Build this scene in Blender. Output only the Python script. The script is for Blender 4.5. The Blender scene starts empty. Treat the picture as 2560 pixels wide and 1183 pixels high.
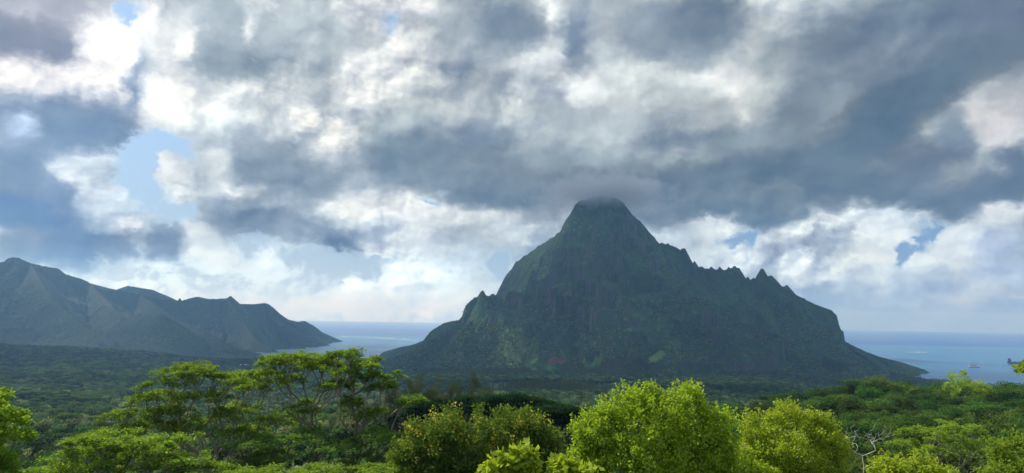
import bpy, math, random
import numpy as np
from mathutils import Vector, Matrix
R = math.radians
# ------------------------------------------------------------------ scene, camera, light
scene = bpy.context.scene
COL = scene.collection
CAMZ = 240.0
F = 1828.0                      # focal length in pixels of the 2560 px wide photograph
PITCH, ROLL = math.atan(207.5/F), R(0.97)
fw = np.array([0, math.cos(PITCH), math.sin(PITCH)])
up0 = np.array([0, -math.sin(PITCH), math.cos(PITCH)])
rt0 = np.array([1.0, 0, 0])
rt = rt0*math.cos(ROLL) + up0*math.sin(ROLL)
up = up0*math.cos(ROLL) - rt0*math.sin(ROLL)
cam = bpy.data.cameras.new('camera')
camo = bpy.data.objects.new('camera', cam)
COL.objects.link(camo)
cam.sensor_fit = 'HORIZONTAL'; cam.sensor_width = 36.0; cam.lens = 36.0*F/2560
cam.clip_start = 0.5; cam.clip_end = 300000
m = Matrix.Identity(4)
for i in range(3):
    m[i][0], m[i][1], m[i][2] = rt[i], up[i], -fw[i]
m[2][3] = CAMZ
camo.matrix_world = m
scene.camera = camo
scene.view_settings.view_transform = 'Standard'
scene.view_settings.look = 'None'
scene.view_settings.exposure = 0.06
scene.view_settings.gamma = 1.0
scene.render.engine = 'CYCLES'
scene.cycles.use_denoising = True
scene.cycles.max_bounces = 5
scene.cycles.diffuse_bounces = 2
scene.cycles.glossy_bounces = 2
scene.cycles.transmission_bounces = 3
scene.cycles.volume_bounces = 3
scene.cycles.sample_clamp_indirect = 4.0

def ray(px, py):
    v = fw + rt*((px-1280)/F) - up*((py-591.5)/F)
    return v
def W(px, py, d):
    """point seen at pixel (px, py) of the photograph at distance d (metres north)"""
    v = ray(px, py)
    return np.array([0, 0, CAMZ]) + v*(d/v[1])
def sea_at(px, py):
    v = ray(px, py)
    return np.array([0, 0, CAMZ]) + v*(-CAMZ/v[2])
def azel(px, py):
    v = ray(px, py)
    return math.atan2(v[0], v[1]), math.atan2(v[2], math.hypot(v[0], v[1]))

SUN_EL, SUN_AZ = R(45), R(-52)       # azimuth measured from +Y towards +X
sund = bpy.data.lights.new('sun', 'SUN'); sund.energy = 5.0; sund.angle = R(0.5); sund.color = (1.0, 0.95, 0.86)
suno = bpy.data.objects.new('sun', sund); COL.objects.link(suno)
sdir = Vector((math.sin(SUN_AZ)*math.cos(SUN_EL), math.cos(SUN_AZ)*math.cos(SUN_EL), math.sin(SUN_EL)))
suno.rotation_euler = sdir.to_track_quat('Z', 'Y').to_euler()

# ------------------------------------------------------------------ node helpers
class NT:
    def __init__(s, tree): s.t = tree; s.n = tree.nodes; s.l = tree.links
    def put(s, sock, v):
        if v is None: return
        if isinstance(v, bpy.types.NodeSocket): s.l.new(v, sock)
        else:
            try: sock.default_value = v
            except Exception:
                sock.default_value = (v, v, v) if len(sock.default_value) == 3 else (v, v, v, 1)
    def math(s, op, a, b=None, c=None, clamp=False):
        n = s.n.new('ShaderNodeMath'); n.operation = op; n.use_clamp = clamp
        for i, v in enumerate((a, b, c)): s.put(n.inputs[i], v)
        return n.outputs[0]
    def vm(s, op, a, b=None, scale=None):
        n = s.n.new('ShaderNodeVectorMath'); n.operation = op
        s.put(n.inputs[0], a); s.put(n.inputs[1], b)
        if scale is not None: s.put(n.inputs['Scale'], scale)
        return n.outputs['Value'] if op in ('DOT_PRODUCT', 'LENGTH') else n.outputs[0]
    def xyz(s, x, y, z):
        n = s.n.new('ShaderNodeCombineXYZ')
        for i, v in enumerate((x, y, z)): s.put(n.inputs[i], v)
        return n.outputs[0]
    def sep(s, v):
        n = s.n.new('ShaderNodeSeparateXYZ'); s.put(n.inputs[0], v); return n.outputs
    def noise(s, vec, scale, detail=5, rough=0.55, color=False, dist=0.0):
        n = s.n.new('ShaderNodeTexNoise'); s.put(n.inputs['Vector'], vec); s.put(n.inputs['Scale'], scale)
        n.inputs['Detail'].default_value = detail; n.inputs['Roughness'].default_value = rough
        n.inputs['Distortion'].default_value = dist
        return n.outputs['Color'] if color else n.outputs['Fac']
    def mix(s, f, a, b, typ='MIX'):
        n = s.n.new('ShaderNodeMix'); n.data_type = 'RGBA'; n.blend_type = typ
        s.put(n.inputs[0], f); s.put(n.inputs[6], a if isinstance(a, bpy.types.NodeSocket) else (*a, 1)); s.put(n.inputs[7], b if isinstance(b, bpy.types.NodeSocket) else (*b, 1))
        return n.outputs[2]
    def rng(s, v, a, b, c=0.0, d=1.0, smooth=True):
        n = s.n.new('ShaderNodeMapRange'); n.interpolation_type = 'SMOOTHSTEP' if smooth else 'LINEAR'
        s.put(n.inputs[0], v)
        for i, q in enumerate((a, b, c, d)): s.put(n.inputs[i+1], q)
        return n.outputs[0]
def new_mat(name):
    mt = bpy.data.materials.new(name); mt.use_nodes = True; mt.node_tree.nodes.clear()
    return mt, NT(mt.node_tree)

# ------------------------------------------------------------------ world: sky with cloud cover
# cloud layout on a coarse azimuth / elevation table; noise gives every edge and billow
GX, GY = 94, 38
AZ0, AZ1 = R(-38), R(38)
EL0, EL1 = R(-2.0), R(27.5)
BLUE = None
strokes = [
 # cx, cy, rx, ry, rot, (r,g,b) or None, coverage, softness
 (1280,300,1800,700,0,(170,180,193),1.3,.5),
 (300,780,900,70,0,(214,226,240),.30,.6),(700,740,600,100,0,(218,228,240),.28,.6),
 (2350,790,420,70,0,(140,164,200),.62,.5),(2300,740,360,45,0,(168,182,206),.8,.5),
 (80,50,240,120,0,(168,168,182),1.3,.5),(70,95,150,55,10,(122,122,140),1.4,.5),(160,100,70,28,15,(120,122,142),1.4,.5),
 (300,110,95,85,0,(252,252,253),1.05,.5),(150,190,190,45,0,(232,230,233),1.0,.5),(0,175,60,35,0,(228,224,226),1.1,.5),(260,200,80,40,20,(228,226,230),1.0,.5),
 (305,15,38,30,40,None,.0,.35),(345,35,16,42,-15,None,.0,.35),(372,35,24,45,0,(254,254,255),1.15,.4),(400,90,30,50,0,(236,238,242),1.1,.5),
 (350,215,28,60,25,(138,155,186),.95,.4),(375,145,25,40,0,(160,172,196),1.0,.5),
 (120,285,220,55,3,(124,138,168),1.1,.5),(230,320,130,38,8,(103,123,158),1.2,.5),(45,312,55,20,10,(175,195,230),.45,.5),
 (60,390,90,45,0,(130,146,178),1.0,.5),(230,385,100,26,-5,(204,211,222),.72,.6),(150,350,90,20,5,(120,138,170),1.0,.5),
 (130,460,75,50,30,(130,144,175),1.1,.5),(55,525,120,62,20,(84,109,150),1.4,.4),(190,440,72,20,35,(224,226,230),.8,.4),
 (160,520,60,35,40,(116,132,168),1.2,.5),(245,520,40,52,-15,(196,203,216),.8,.5),(260,470,40,20,30,(206,208,215),.7,.5),(170,615,120,52,5,(104,124,157),1.3,.5),(5,600,35,35,0,(196,196,202),1.1,.5),(70,600,60,40,0,(130,140,160),1.2,.5),
 (440,365,75,30,28,None,.1,.4),(365,460,80,110,-10,None,-.1,.35),(435,540,60,60,-30,None,.0,.4),(400,370,90,40,10,None,.0,.5),(270,350,60,15,0,(130,148,180),.9,.5),
 (310,620,48,32,5,(130,140,162),.95,.4),(425,608,45,42,15,(120,130,154),1.0,.4),(335,572,45,13,15,(238,234,232),.85,.4),(370,590,30,14,20,(170,175,185),.9,.4),
 (370,680,160,28,3,None,.22,.5),(240,705,60,14,0,(222,222,226),.7,.5),
 (450,130,50,110,0,(196,201,209),1.3,.5),(415,255,60,62,0,(246,246,246),1.1,.5),(483,125,17,58,-8,(255,254,252),1.3,.3),(505,150,12,70,-5,(200,204,210),1.3,.4),
 (560,140,70,70,0,(148,160,174),1.4,.5),(700,70,170,70,0,(164,176,188),1.4,.5),(610,165,110,42,10,(142,156,170),1.4,.5),(560,40,60,50,0,(160,172,184),1.4,.5),(640,-5,60,22,10,(216,220,228),1.3,.5),
 (622,70,16,42,0,(208,214,222),1.3,.5),(790,140,80,50,0,(172,183,194),1.4,.5),(612,238,30,36,30,(238,238,240),1.3,.5),(690,200,50,30,0,(196,204,212),1.3,.5),(560,270,90,40,0,(198,204,212),1.3,.5),(650,300,130,70,0,(186,195,206),1.3,.5),
 (830,190,35,60,10,(152,165,178),1.4,.5),(768,295,26,32,0,(234,234,234),1.2,.35),(792,330,28,20,0,(158,170,184),1.3,.3),(840,330,40,50,-20,(224,224,226),1.3,.5),(780,368,40,12,0,(214,216,220),1.3,.5),
 (540,410,60,30,0,(228,228,228),1.1,.5),(700,380,110,40,10,(156,166,180),1.4,.5),(490,450,100,55,0,(184,190,198),1.2,.5),(425,435,28,45,0,(238,238,238),.85,.4),(455,490,45,18,20,(232,232,232),.85,.4),
 (580,510,100,40,15,(168,176,187),1.4,.5),(615,480,60,18,10,(208,208,210),1.3,.5),(720,440,150,55,15,(138,151,168),1.5,.5),(690,560,150,34,12,(132,144,163),1.4,.4),(560,545,60,25,20,(158,166,180),1.3,.4),
 (855,610,75,28,20,(126,138,158),1.4,.4),(890,525,70,38,0,(206,206,206),1.2,.5),(500,575,55,26,20,(226,226,226),.8,.5),
 (640,606,60,22,10,None,-.1,.4),(740,640,90,26,10,None,.0,.5),(930,652,75,30,0,None,-.1,.4),(800,680,90,20,0,None,.3,.5),(600,690,90,14,0,None,.35,.5),
 (540,640,85,34,15,(230,231,233),.82,.5),(650,650,30,40,0,(222,226,230),.7,.5),(720,755,140,34,0,(226,231,238),.56,.6),(860,712,130,9,2,(216,224,232),.7,.6),
 (1000,520,110,45,0,(222,222,222),1.1,.5),(1060,590,130,60,0,(226,226,228),1.15,.5),(1200,590,130,34,5,(192,196,201),1.3,.5),(940,575,60,22,0,(168,176,190),1.3,.5),(1130,545,80,24,0,(228,228,226),1.2,.5),(1300,530,90,26,0,(212,213,214),1.2,.5),(960,620,60,14,0,(206,206,208),1.1,.5),
 (1068,504,34,13,0,None,.0,.4),(1245,668,38,44,-30,None,-.1,.4),(1040,700,80,60,0,(224,227,231),.86,.5),(1200,710,45,50,0,(224,227,230),.85,.5),(1133,700,22,40,0,None,.3,.5),(1000,760,200,40,0,(224,229,236),.52,.6),
 (980,20,140,50,0,(194,198,208),1.3,.5),(1002,110,26,38,-25,(240,240,242),1.25,.4),(966,50,10,24,-15,(172,196,232),.75,.4),(960,190,140,75,0,(205,210,218),1.3,.5),(1060,100,60,60,0,(196,202,210),1.3,.5),
 (1150,60,100,70,0,(156,167,180),1.4,.5),(1275,75,85,62,0,(130,146,169),1.5,.5),(1190,190,75,90,0,(155,166,182),1.4,.5),(1060,240,60,40,0,(176,186,196),1.4,.5),
 (1440,85,38,80,8,(122,140,168),1.5,.5),(1382,15,16,30,-20,(216,224,232),1.2,.4),(1360,150,60,24,-25,(204,213,224),1.3,.5),(1310,220,55,22,-30,(196,205,216),1.3,.5),(1460,222,70,34,0,(214,222,233),1.3,.5),(1375,235,36,34,0,(164,175,196),1.4,.4),
 (1560,170,80,55,20,(192,204,214),1.3,.5),(1650,60,110,55,0,(142,156,176),1.4,.5),(1760,45,110,70,0,(118,135,157),1.5,.5),(1700,120,110,35,0,(132,148,170),1.4,.5),
 (885,345,46,40,0,(218,221,224),1.3,.4),(1010,330,110,60,0,(150,164,178),1.4,.5),(1060,400,150,62,5,(116,134,152),1.5,.5),(1210,340,90,45,0,(128,145,168),1.4,.5),(1090,410,60,25,0,(102,122,140),1.5,.5),
 (1480,305,220,40,0,(174,187,200),1.4,.5),(1290,420,280,55,0,(126,141,158),1.5,.5),(1400,480,150,36,0,(122,137,153),1.5,.5),(1340,525,90,20,0,(165,172,182),1.3,.5),(1230,485,170,30,5,(120,136,152),1.5,.4),(1530,450,260,60,0,(120,133,147),1.5,.5),(1450,385,180,30,0,(150,165,178),1.4,.5),
 (1765,200,62,26,12,(216,222,231),1.3,.5),(1845,212,56,34,-20,(208,213,223),1.3,.5),(1850,265,13,25,0,(204,213,220),1.3,.5),(1690,230,90,60,0,(184,196,206),1.4,.5),(1930,240,90,50,0,(172,184,194),1.4,.5),
 (2050,65,110,32,-22,(182,194,208),1.3,.5),(1990,15,90,28,0,(172,184,200),1.3,.5),(1960,130,110,40,-20,(156,169,182),1.4,.5),(2060,190,120,50,-25,(138,152,174),1.4,.5),
 (2300,60,260,110,-15,(110,128,152),1.5,.5),(2520,60,120,110,0,(96,110,136),1.5,.5),(2200,160,130,60,-25,(124,140,162),1.5,.5),
 (2350,190,230,55,-25,(92,108,127),1.6,.5),(2250,270,180,70,-30,(86,105,124),1.6,.5),(2120,360,190,50,-20,(82,102,122),1.6,.5),(1990,300,130,50,-25,(128,145,163),1.5,.5),
 (1880,360,150,40,0,(132,149,166),1.5,.5),(1720,400,80,14,0,(166,181,192),1.4,.5),(1720,345,100,18,0,(128,144,168),1.4,.5),
 (2420,265,60,26,-20,(190,197,210),1.3,.4),(2500,300,64,62,0,(196,197,208),1.3,.5),(2395,335,36,48,0,(136,154,176),1.5,.4),(2540,385,60,35,0,(112,128,152),1.5,.5),(2450,390,50,20,0,(158,170,182),1.4,.5),
 (2000,450,340,60,0,(94,112,130),1.6,.5),(2330,400,90,40,0,(100,116,138),1.6,.5),(1800,500,230,42,5,(116,132,148),1.6,.5),(1950,475,80,18,0,(132,148,160),1.5,.5),(2420,460,170,42,0,(104,121,141),1.6,.5),(2400,430,70,20,-10,(150,159,170),1.5,.5),(2560,440,60,50,0,(84,100,122),1.6,.5),
 (1880,552,190,26,8,(104,124,143),1.6,.35),(2310,508,90,18,15,(92,109,126),1.6,.35),(2480,505,120,26,-8,(112,130,150),1.5,.4),(1650,540,110,22,5,(114,128,143),1.6,.4),
 (1780,585,90,40,0,(222,226,229),.95,.4),(1740,650,70,30,0,(206,211,217),.95,.5),(1700,580,40,20,0,(196,206,216),.8,.5),(2100,555,90,30,-15,(226,230,235),.95,.4),
 (1865,605,54,28,0,None,-.15,.3),(1868,655,70,24,0,(208,213,221),.9,.5),(1980,610,70,44,0,(216,219,224),.98,.4),(2030,660,90,50,0,(206,211,219),1.0,.5),(2200,540,90,36,0,(206,214,226),.9,.4),(2170,590,80,50,0,(212,217,226),1.0,.5),(2160,650,100,50,0,(234,233,232),1.05,.5),(2130,705,130,20,0,(176,184,198),1.0,.5),(2250,610,40,34,0,(224,226,230),.9,.5),
 (2320,588,58,36,-30,None,-.2,.35),(2262,655,28,50,25,None,-.1,.4),(2255,560,0.1,0.1,0,None,0,.4),(2310,550,40,10,0,None,.1,.5),
 (2380,610,36,60,0,(232,234,238),.98,.3),(2440,600,60,50,0,(222,226,232),1.05,.4),(2330,650,60,36,-20,(230,232,236),.95,.4),(2500,610,60,44,0,(172,182,206),1.15,.4),(2510,540,70,24,-15,(224,226,230),.95,.4),(2420,665,60,34,0,(222,221,222),1.1,.5),(2500,670,90,20,0,(158,170,198),1.15,.5),(2330,720,60,30,0,(180,190,212),1.0,.5),(2450,700,110,14,0,(204,206,214),1.1,.5),(2450,735,130,12,0,(206,210,218),.9,.5),
]
aa = np.linspace(AZ0, AZ1, GX); ee = np.linspace(EL0, EL1, GY)
A, E = np.meshgrid(aa, ee)
# direction -> photo pixel (only to place the strokes on the az/el table)
dx, dy, dz = np.sin(A)*np.cos(E), np.cos(A)*np.cos(E), np.sin(E)
cf = dx*fw[0]+dy*fw[1]+dz*fw[2]
PX = 1280 + F*(dx*rt[0]+dy*rt[1]+dz*rt[2])/cf
PY = 591.5 - F*(dx*up[0]+dy*up[1]+dz*up[2])/cf
LAY = np.zeros((GY, GX, 4)); LAY[...] = (170/255, 180/255, 193/255, 1.0)
for (cx, cy, rx, ry, rot, colr, cov, soft) in strokes:
    if rx < 1: continue
    c, s = math.cos(R(rot)), math.sin(R(rot))
    X = (PX-cx)*c + (PY-cy)*s; Y = -(PX-cx)*s + (PY-cy)*c
    rx2, ry2 = max(rx, 15), max(ry, 14)
    d = np.sqrt((X/rx2)**2 + (Y/ry2)**2)
    w = np.clip((1+soft*.9-d)/(2*soft*.9), 0, 1); w = w*w*(3-2*w)
    if colr is not None:
        for k in range(3): LAY[..., k] += (colr[k]/255 - LAY[..., k])*w
    wc = np.clip((1.5-d)/1.05, 0, 1) if cov < .5 else w; cov = max(cov, -.06)
    LAY[..., 3] += (min(cov, 1.0) - LAY[..., 3])*wc

world = bpy.data.worlds.new('World'); scene.world = world; world.use_nodes = True
world.node_tree.nodes.clear()
w = NT(world.node_tree)
geo = w.n.new('ShaderNodeTexCoord')
dirv = geo.outputs['Generated']
sx, sy, sz = w.sep(w.vm('NORMALIZE', dirv))
az = w.math('ARCTAN2', sx, sy); el = w.math('ARCSINE', sz)
plane = w.xyz(az, w.math('MULTIPLY', el, 1.25), 0.0)
# domain warp
w1 = w.vm('SUBTRACT', w.noise(plane, 9.0, 4, .55, True), (.5, .5, .5))
w2 = w.vm('SUBTRACT', w.noise(w.vm('ADD', plane, (3.1, 1.7, .4)), 34.0, 5, .6, True), (.5, .5, .5))
warp = w.vm('ADD', w.vm('SCALE', w1, scale=.050), w.vm('SCALE', w2, scale=.042))
wx, wy, _ = w.sep(warp)
azw = w.math('ADD', az, wx); elw = w.math('ADD', el, w.math('MULTIPLY', wy, .8))
sfac = w.math('MULTIPLY', w.math('SUBTRACT', azw, AZ0), 1/(AZ1-AZ0), clamp=True)
sfac = w.math('MINIMUM', w.math('MAXIMUM', sfac, 0.0), 1.0)
rowf = w.math('MULTIPLY', w.math('SUBTRACT', elw, EL0), (GY-1)/(EL1-EL0))
rowf = w.math('MINIMUM', w.math('MAXIMUM', rowf, 0.0), GY-1.0)
def sky_row(j):
    """one elevation row of the layout: azimuth fraction in, cloud colour and coverage out"""
    ng = bpy.data.node_groups.new('sky_row', 'ShaderNodeTree')
    ng.interface.new_socket('Fac', in_out='INPUT', socket_type='NodeSocketFloat')
    ng.interface.new_socket('Color', in_out='OUTPUT', socket_type='NodeSocketColor')
    ng.interface.new_socket('Cover', in_out='OUTPUT', socket_type='NodeSocketFloat')
    gi = ng.nodes.new('NodeGroupInput'); go = ng.nodes.new('NodeGroupOutput'); g = NT(ng)
    out = []
    for q, (c0, c1) in enumerate(((0, 32), (31, 63), (62, 94))):
        n = ng.nodes.new('ShaderNodeValToRGB'); cr = n.color_ramp; cr.interpolation = 'LINEAR'; cols = LAY[j, c0:c1]; K = len(cols)
        while len(cr.elements) < K: cr.elements.new(1.0)
        for i in range(K): cr.elements[i].position = i/(K-1)
        for i in range(K):
            c = cols[i]; cr.elements[i].color = (c[0], c[1], c[2], min(1.0, max(0.0, (c[3]+.2)/2.0)))
        out.append(n)
    f = g.math('MULTIPLY', gi.outputs[0], 3.0)
    g.put(out[0].inputs[0], f); g.put(out[1].inputs[0], g.math('SUBTRACT', f, 1.0)); g.put(out[2].inputs[0], g.math('SUBTRACT', f, 2.0))
    p1 = g.math('GREATER_THAN', f, 1.0); p2 = g.math('GREATER_THAN', f, 2.0)
    cc = g.mix(p2, g.mix(p1, out[0].outputs[0], out[1].outputs[0]), out[2].outputs[0])
    a0, a1, a2 = [o.outputs[1] for o in out]
    aa_ = g.math('ADD', a0, g.math('MULTIPLY', p1, g.math('SUBTRACT', a1, a0)))
    aa_ = g.math('ADD', aa_, g.math('MULTIPLY', p2, g.math('SUBTRACT', a2, aa_)))
    ng.links.new(cc, go.inputs[0]); ng.links.new(aa_, go.inputs[1])
    return ng
def sky_band(js):
    """weighted sum of a few rows"""
    ng = bpy.data.node_groups.new('sky_band', 'ShaderNodeTree')
    ng.interface.new_socket('Fac', in_out='INPUT', socket_type='NodeSocketFloat')
    ng.interface.new_socket('Row', in_out='INPUT', socket_type='NodeSocketFloat')
    ng.interface.new_socket('Color', in_out='OUTPUT', socket_type='NodeSocketVector')
    ng.interface.new_socket('Cover', in_out='OUTPUT', socket_type='NodeSocketFloat')
    gi = ng.nodes.new('NodeGroupInput'); go = ng.nodes.new('NodeGroupOutput'); g = NT(ng); C_ = A_ = None
    for j in js:
        n = ng.nodes.new('ShaderNodeGroup'); n.node_tree = sky_row(j); ng.links.new(gi.outputs[0], n.inputs[0])
        wt = g.math('SUBTRACT', 1.0, g.math('ABSOLUTE', g.math('SUBTRACT', gi.outputs[1], float(j))), clamp=True)
        cw = g.vm('SCALE', n.outputs[0], scale=wt); aw = g.math('MULTIPLY', n.outputs[1], wt)
        C_ = cw if C_ is None else g.vm('ADD', C_, cw); A_ = aw if A_ is None else g.math('ADD', A_, aw)
    ng.links.new(C_, go.inputs[0]); ng.links.new(A_, go.inputs[1])
    return ng
accC = None; accA = None
for j in range(0, GY, 6):
    n = w.n.new('ShaderNodeGroup'); n.node_tree = sky_band(range(j, min(j+6, GY)))
    w.put(n.inputs[0], sfac); w.put(n.inputs[1], rowf)
    accC = n.outputs[0] if accC is None else w.vm('ADD', accC, n.outputs[0])
    accA = n.outputs[1] if accA is None else w.math('ADD', accA, n.outputs[1])
cov = w.math('SUBTRACT', w.math('MULTIPLY', accA, 2.0), .2)
# billow detail: two octave bands, and relief towards the sun
pw = w.vm('ADD', plane, w.vm('SCALE', warp, scale=.6))
lit = (math.sin(SUN_AZ)*.006-.004, .011, 0)
nA = w.noise(pw, 11.0, 5, .45); nB = w.noise(w.vm('ADD', pw, lit), 11.0, 5, .45)
def billow(vec, sc):
    n = w.n.new('ShaderNodeTexVoronoi'); n.feature = 'F1'; n.voronoi_dimensions = '2D'; n.normalize = True
    w.put(n.inputs['Vector'], vec); n.inputs['Scale'].default_value = sc; n.inputs['Detail'].default_value = 2.5
    n.inputs['Roughness'].default_value = .55; n.inputs['Lacunarity'].default_value = 2.3
    return w.math('SUBTRACT', 1.0, w.math('MULTIPLY', n.outputs['Distance'], 1.25))
pb = w.vm('ADD', plane, w.vm('SCALE', warp, scale=.35))
nC = w.math('ADD', w.math('MULTIPLY', w.noise(pw, 34.0, 6, .6), .45), w.math('MULTIPLY', billow(pb, 17.0), .55))
pl2 = (lit[0]*.55, lit[1]*.55, 0)
nD = w.math('ADD', w.math('MULTIPLY', w.noise(w.vm('ADD', pw, pl2), 34.0, 6, .6), .45), w.math('MULTIPLY', billow(w.vm('ADD', pb, pl2), 17.0), .55))
dens = w.math('ADD', cov, w.math('MULTIPLY', w.math('SUBTRACT', nA, .5), 1.3))
dens = w.math('ADD', dens, w.math('MULTIPLY', w.math('SUBTRACT', nC, .5), 1.1))
dens = w.math('ADD', dens, w.math('MULTIPLY', w.math('SUBTRACT', w.noise(pw, 95.0, 5, .6), .5), .85))
alpha = w.rng(dens, .22, .76)
relief = w.math('ADD', w.math('MULTIPLY', w.math('SUBTRACT', nA, nB), .9), w.math('MULTIPLY', w.math('MULTIPLY', w.math('SUBTRACT', nC, nD), .48), w.rng(w.vm('DOT_PRODUCT', accC, (.33, .33, .33)), .62, .82, .12, 1.0)))
relief = w.math('MULTIPLY', relief, w.rng(w.noise(w.vm('ADD', plane, (7.7, 2.2, 1.1)), 6.0, 3, .5), .38, .62, .25, 1.25))
# thin edges are brighter (light passes through), thick hearts keep the layout colour
rim = w.rng(dens, .35, .85, .10, 0.0)
broad = w.math('MULTIPLY', w.math('SUBTRACT', w.noise(pw, 5.5, 4, .5), .5), .16)
mid = w.math('MULTIPLY', w.math('SUBTRACT', nA, .5), .22)
sh = w.math('ADD', w.math('ADD', relief, rim), w.math('ADD', broad, mid))
# relief shows most on bright cumulus, less under the dark deck
br = w.vm('DOT_PRODUCT', accC, (.33, .33, .33))
sh = w.math('MULTIPLY', sh, w.math('MULTIPLY', w.rng(br, .50, .85, .42, 1.0), w.rng(el, R(3), R(12), 1.8, 1.0)))
ln = w.math('ADD', w.math('ADD', br, w.math('MULTIPLY', w.math('SUBTRACT', nA, .5), .26)), w.math('MULTIPLY', w.math('MULTIPLY', w.math('SUBTRACT', nC, .5), .26), w.rng(br, .60, .82, .15, 1.0)))
lc = w.rng(ln, .50, .94, .41, .94)
lc = w.math('ADD', w.math('MULTIPLY', lc, .60), w.math('MULTIPLY', br, .40))
lc = w.math('MULTIPLY', lc, w.rng(el, R(.5), R(8), 1.04, 1.0))
accC = w.vm('SCALE', accC, scale=w.math('DIVIDE', lc, w.math('MAXIMUM', br, .1)))
ccol = w.vm('ADD', accC, w.xyz(w.math('MULTIPLY', sh, 1.04), sh, w.math('MULTIPLY', sh, .85)))
lowt = w.rng(el, R(0), R(17), 1.0, 0.0)
ccol = w.vm('MULTIPLY', ccol, w.xyz(w.math('SUBTRACT', 1.0, w.math('MULTIPLY', lowt, .15)), w.math('SUBTRACT', 1.0, w.math('MULTIPLY', lowt, .05)), w.math('ADD', 1.0, w.math('MULTIPLY', lowt, .07))))
ccol = w.vm('MULTIPLY', ccol, (1.055, 1.045, 1.005))
ccol = w.vm('MAXIMUM', ccol, (.02, .02, .02))
gm = w.n.new('ShaderNodeGamma'); w.put(gm.inputs[0], ccol); gm.inputs[1].default_value = 2.2
clin = gm.outputs[0]
# blue sky in the gaps: Nishita, paler towards the sun side and the horizon
sky = w.n.new('ShaderNodeTexSky'); sky.sky_type = 'NISHITA'; sky.sun_disc = False
sky.sun_elevation = SUN_EL; sky.sun_rotation = SUN_AZ; sky.altitude = 240; sky.air_density = 1.0; sky.dust_density = 1.2; sky.ozone_density = 1.5
SK = 0.1
pale = w.rng(az, R(-30), R(34), 0.0, 1.0)
bl = w.mix(pale, (.36, .56, .84), (.12, .30, .66))
low = w.rng(el, R(0.0), R(9), 1.0, 0.0)
bl = w.mix(w.math('MULTIPLY', low, .75), bl, w.mix(pale, (.42, .60, .86), (.20, .37, .66)))
skyc = w.mix(.25, w.vm('SCALE', bl, scale=1/SK), sky.outputs[0])
# above the picture the broken cloud goes on, brighter overhead
high = w.rng(el, R(27), R(40))
ovh = w.mix(w.noise(plane, 3.0, 4, .5), (.30, .36, .46), (.62, .66, .72))
ctot = w.mix(high, clin, ovh)
atot = w.math('ADD', w.math('MULTIPLY', alpha, w.math('SUBTRACT', 1.0, high)), w.math('MULTIPLY', high, .8))
final = w.mix(atot, skyc, w.vm('SCALE', ctot, scale=1/SK))
bg = w.n.new('ShaderNodeBackground'); w.put(bg.inputs[0], final); bg.inputs[1].default_value = SK
wo = w.n.new('ShaderNodeOutputWorld'); w.l.new(bg.outputs[0], wo.inputs[0])
world.cycles.sampling_method = 'MANUAL'; world.cycles.sample_map_resolution = 512

# ------------------------------------------------------------------ numpy helpers
def h2(x, y, seed):
    x = x.astype(np.int64); y = y.astype(np.int64)
    h = (x*374761393 + y*668265263 + seed*974634777) & 0xffffffff
    h = ((h ^ (h >> 13))*1274126177) & 0xffffffff
    h = (h ^ (h >> 16)) & 0xffffffff
    return h/4294967295.0
def vn(x, y, seed=0):
    xi, yi = np.floor(x), np.floor(y); fx, fy = x-xi, y-yi
    fx = fx*fx*fx*(fx*(fx*6-15)+10); fy = fy*fy*fy*(fy*(fy*6-15)+10)
    a, b = h2(xi, yi, seed), h2(xi+1, yi, seed); c, d = h2(xi, yi+1, seed), h2(xi+1, yi+1, seed)
    return (a+(b-a)*fx)*(1-fy) + (c+(d-c)*fx)*fy
def fbm(x, y, octs=5, seed=0, gain=.5):
    s = 0; a = 1; t = 0
    for o in range(octs):
        s = s + a*(vn(x*2**o, y*2**o, seed+o)-.5)*2; t += a; a *= gain
    return s/t
def ridged(x, y, octs=4, seed=0):
    s = 0; a = 1; t = 0
    for o in range(octs):
        s = s + a*(1-np.abs(vn(x*2**o, y*2**o, seed+o)*2-1)); t += a; a *= .5
    return s/t
def canopy(x, y, c, seed=0):
    xi, yi = np.floor(x/c), np.floor(y/c); best = np.zeros_like(x)
    for i in (-1, 0, 1):
        for j in (-1, 0, 1):
            gx, gy = xi+i, yi+j
            cx = (gx+.15+.7*h2(gx, gy, seed))*c; cy = (gy+.15+.7*h2(gx, gy, seed+7))*c
            rr = c*(.45+.45*h2(gx, gy, seed+13)); hh = .5+.5*h2(gx, gy, seed+19)
            q = 1-((x-cx)**2+(y-cy)**2)/rr**2
            best = np.maximum(best, np.sqrt(np.clip(q, 0, 1))*hh)
    return best
def mesh_np(name, V, Fa, mat, parent=None, loc=None, smooth=False, matidx=None, link=True):
    V = np.asarray(V, dtype=np.float32); Fa = np.asarray(Fa, dtype=np.int32)
    me = bpy.data.meshes.new(name); k = Fa.shape[1]
    me.vertices.add(len(V)); me.vertices.foreach_set('co', V.ravel())
    me.loops.add(Fa.size); me.loops.foreach_set('vertex_index', Fa.ravel())
    me.polygons.add(len(Fa)); me.polygons.foreach_set('loop_start', np.arange(0, Fa.size, k, dtype=np.int32))
    me.polygons.foreach_set('loop_total', np.full(len(Fa), k, dtype=np.int32))
    for mt in (mat if isinstance(mat, (list, tuple)) else [mat]): me.materials.append(mt)
    if matidx is not None: me.polygons.foreach_set('material_index', np.asarray(matidx, dtype=np.int32))
    me.polygons.foreach_set('use_smooth', np.full(len(Fa), smooth, dtype=bool))
    me.update(calc_edges=True)
    o = bpy.data.objects.new(name, me)
    if link: COL.objects.link(o)
    if parent is not None: o.parent = parent
    if loc is not None: o.location = loc
    return o
def grid_faces(ny, nx):
    i = np.arange(ny-1)[:, None]*nx + np.arange(nx-1)[None, :]
    return np.stack([i, i+1, i+nx+1, i+nx], -1).reshape(-1, 4)
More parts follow.
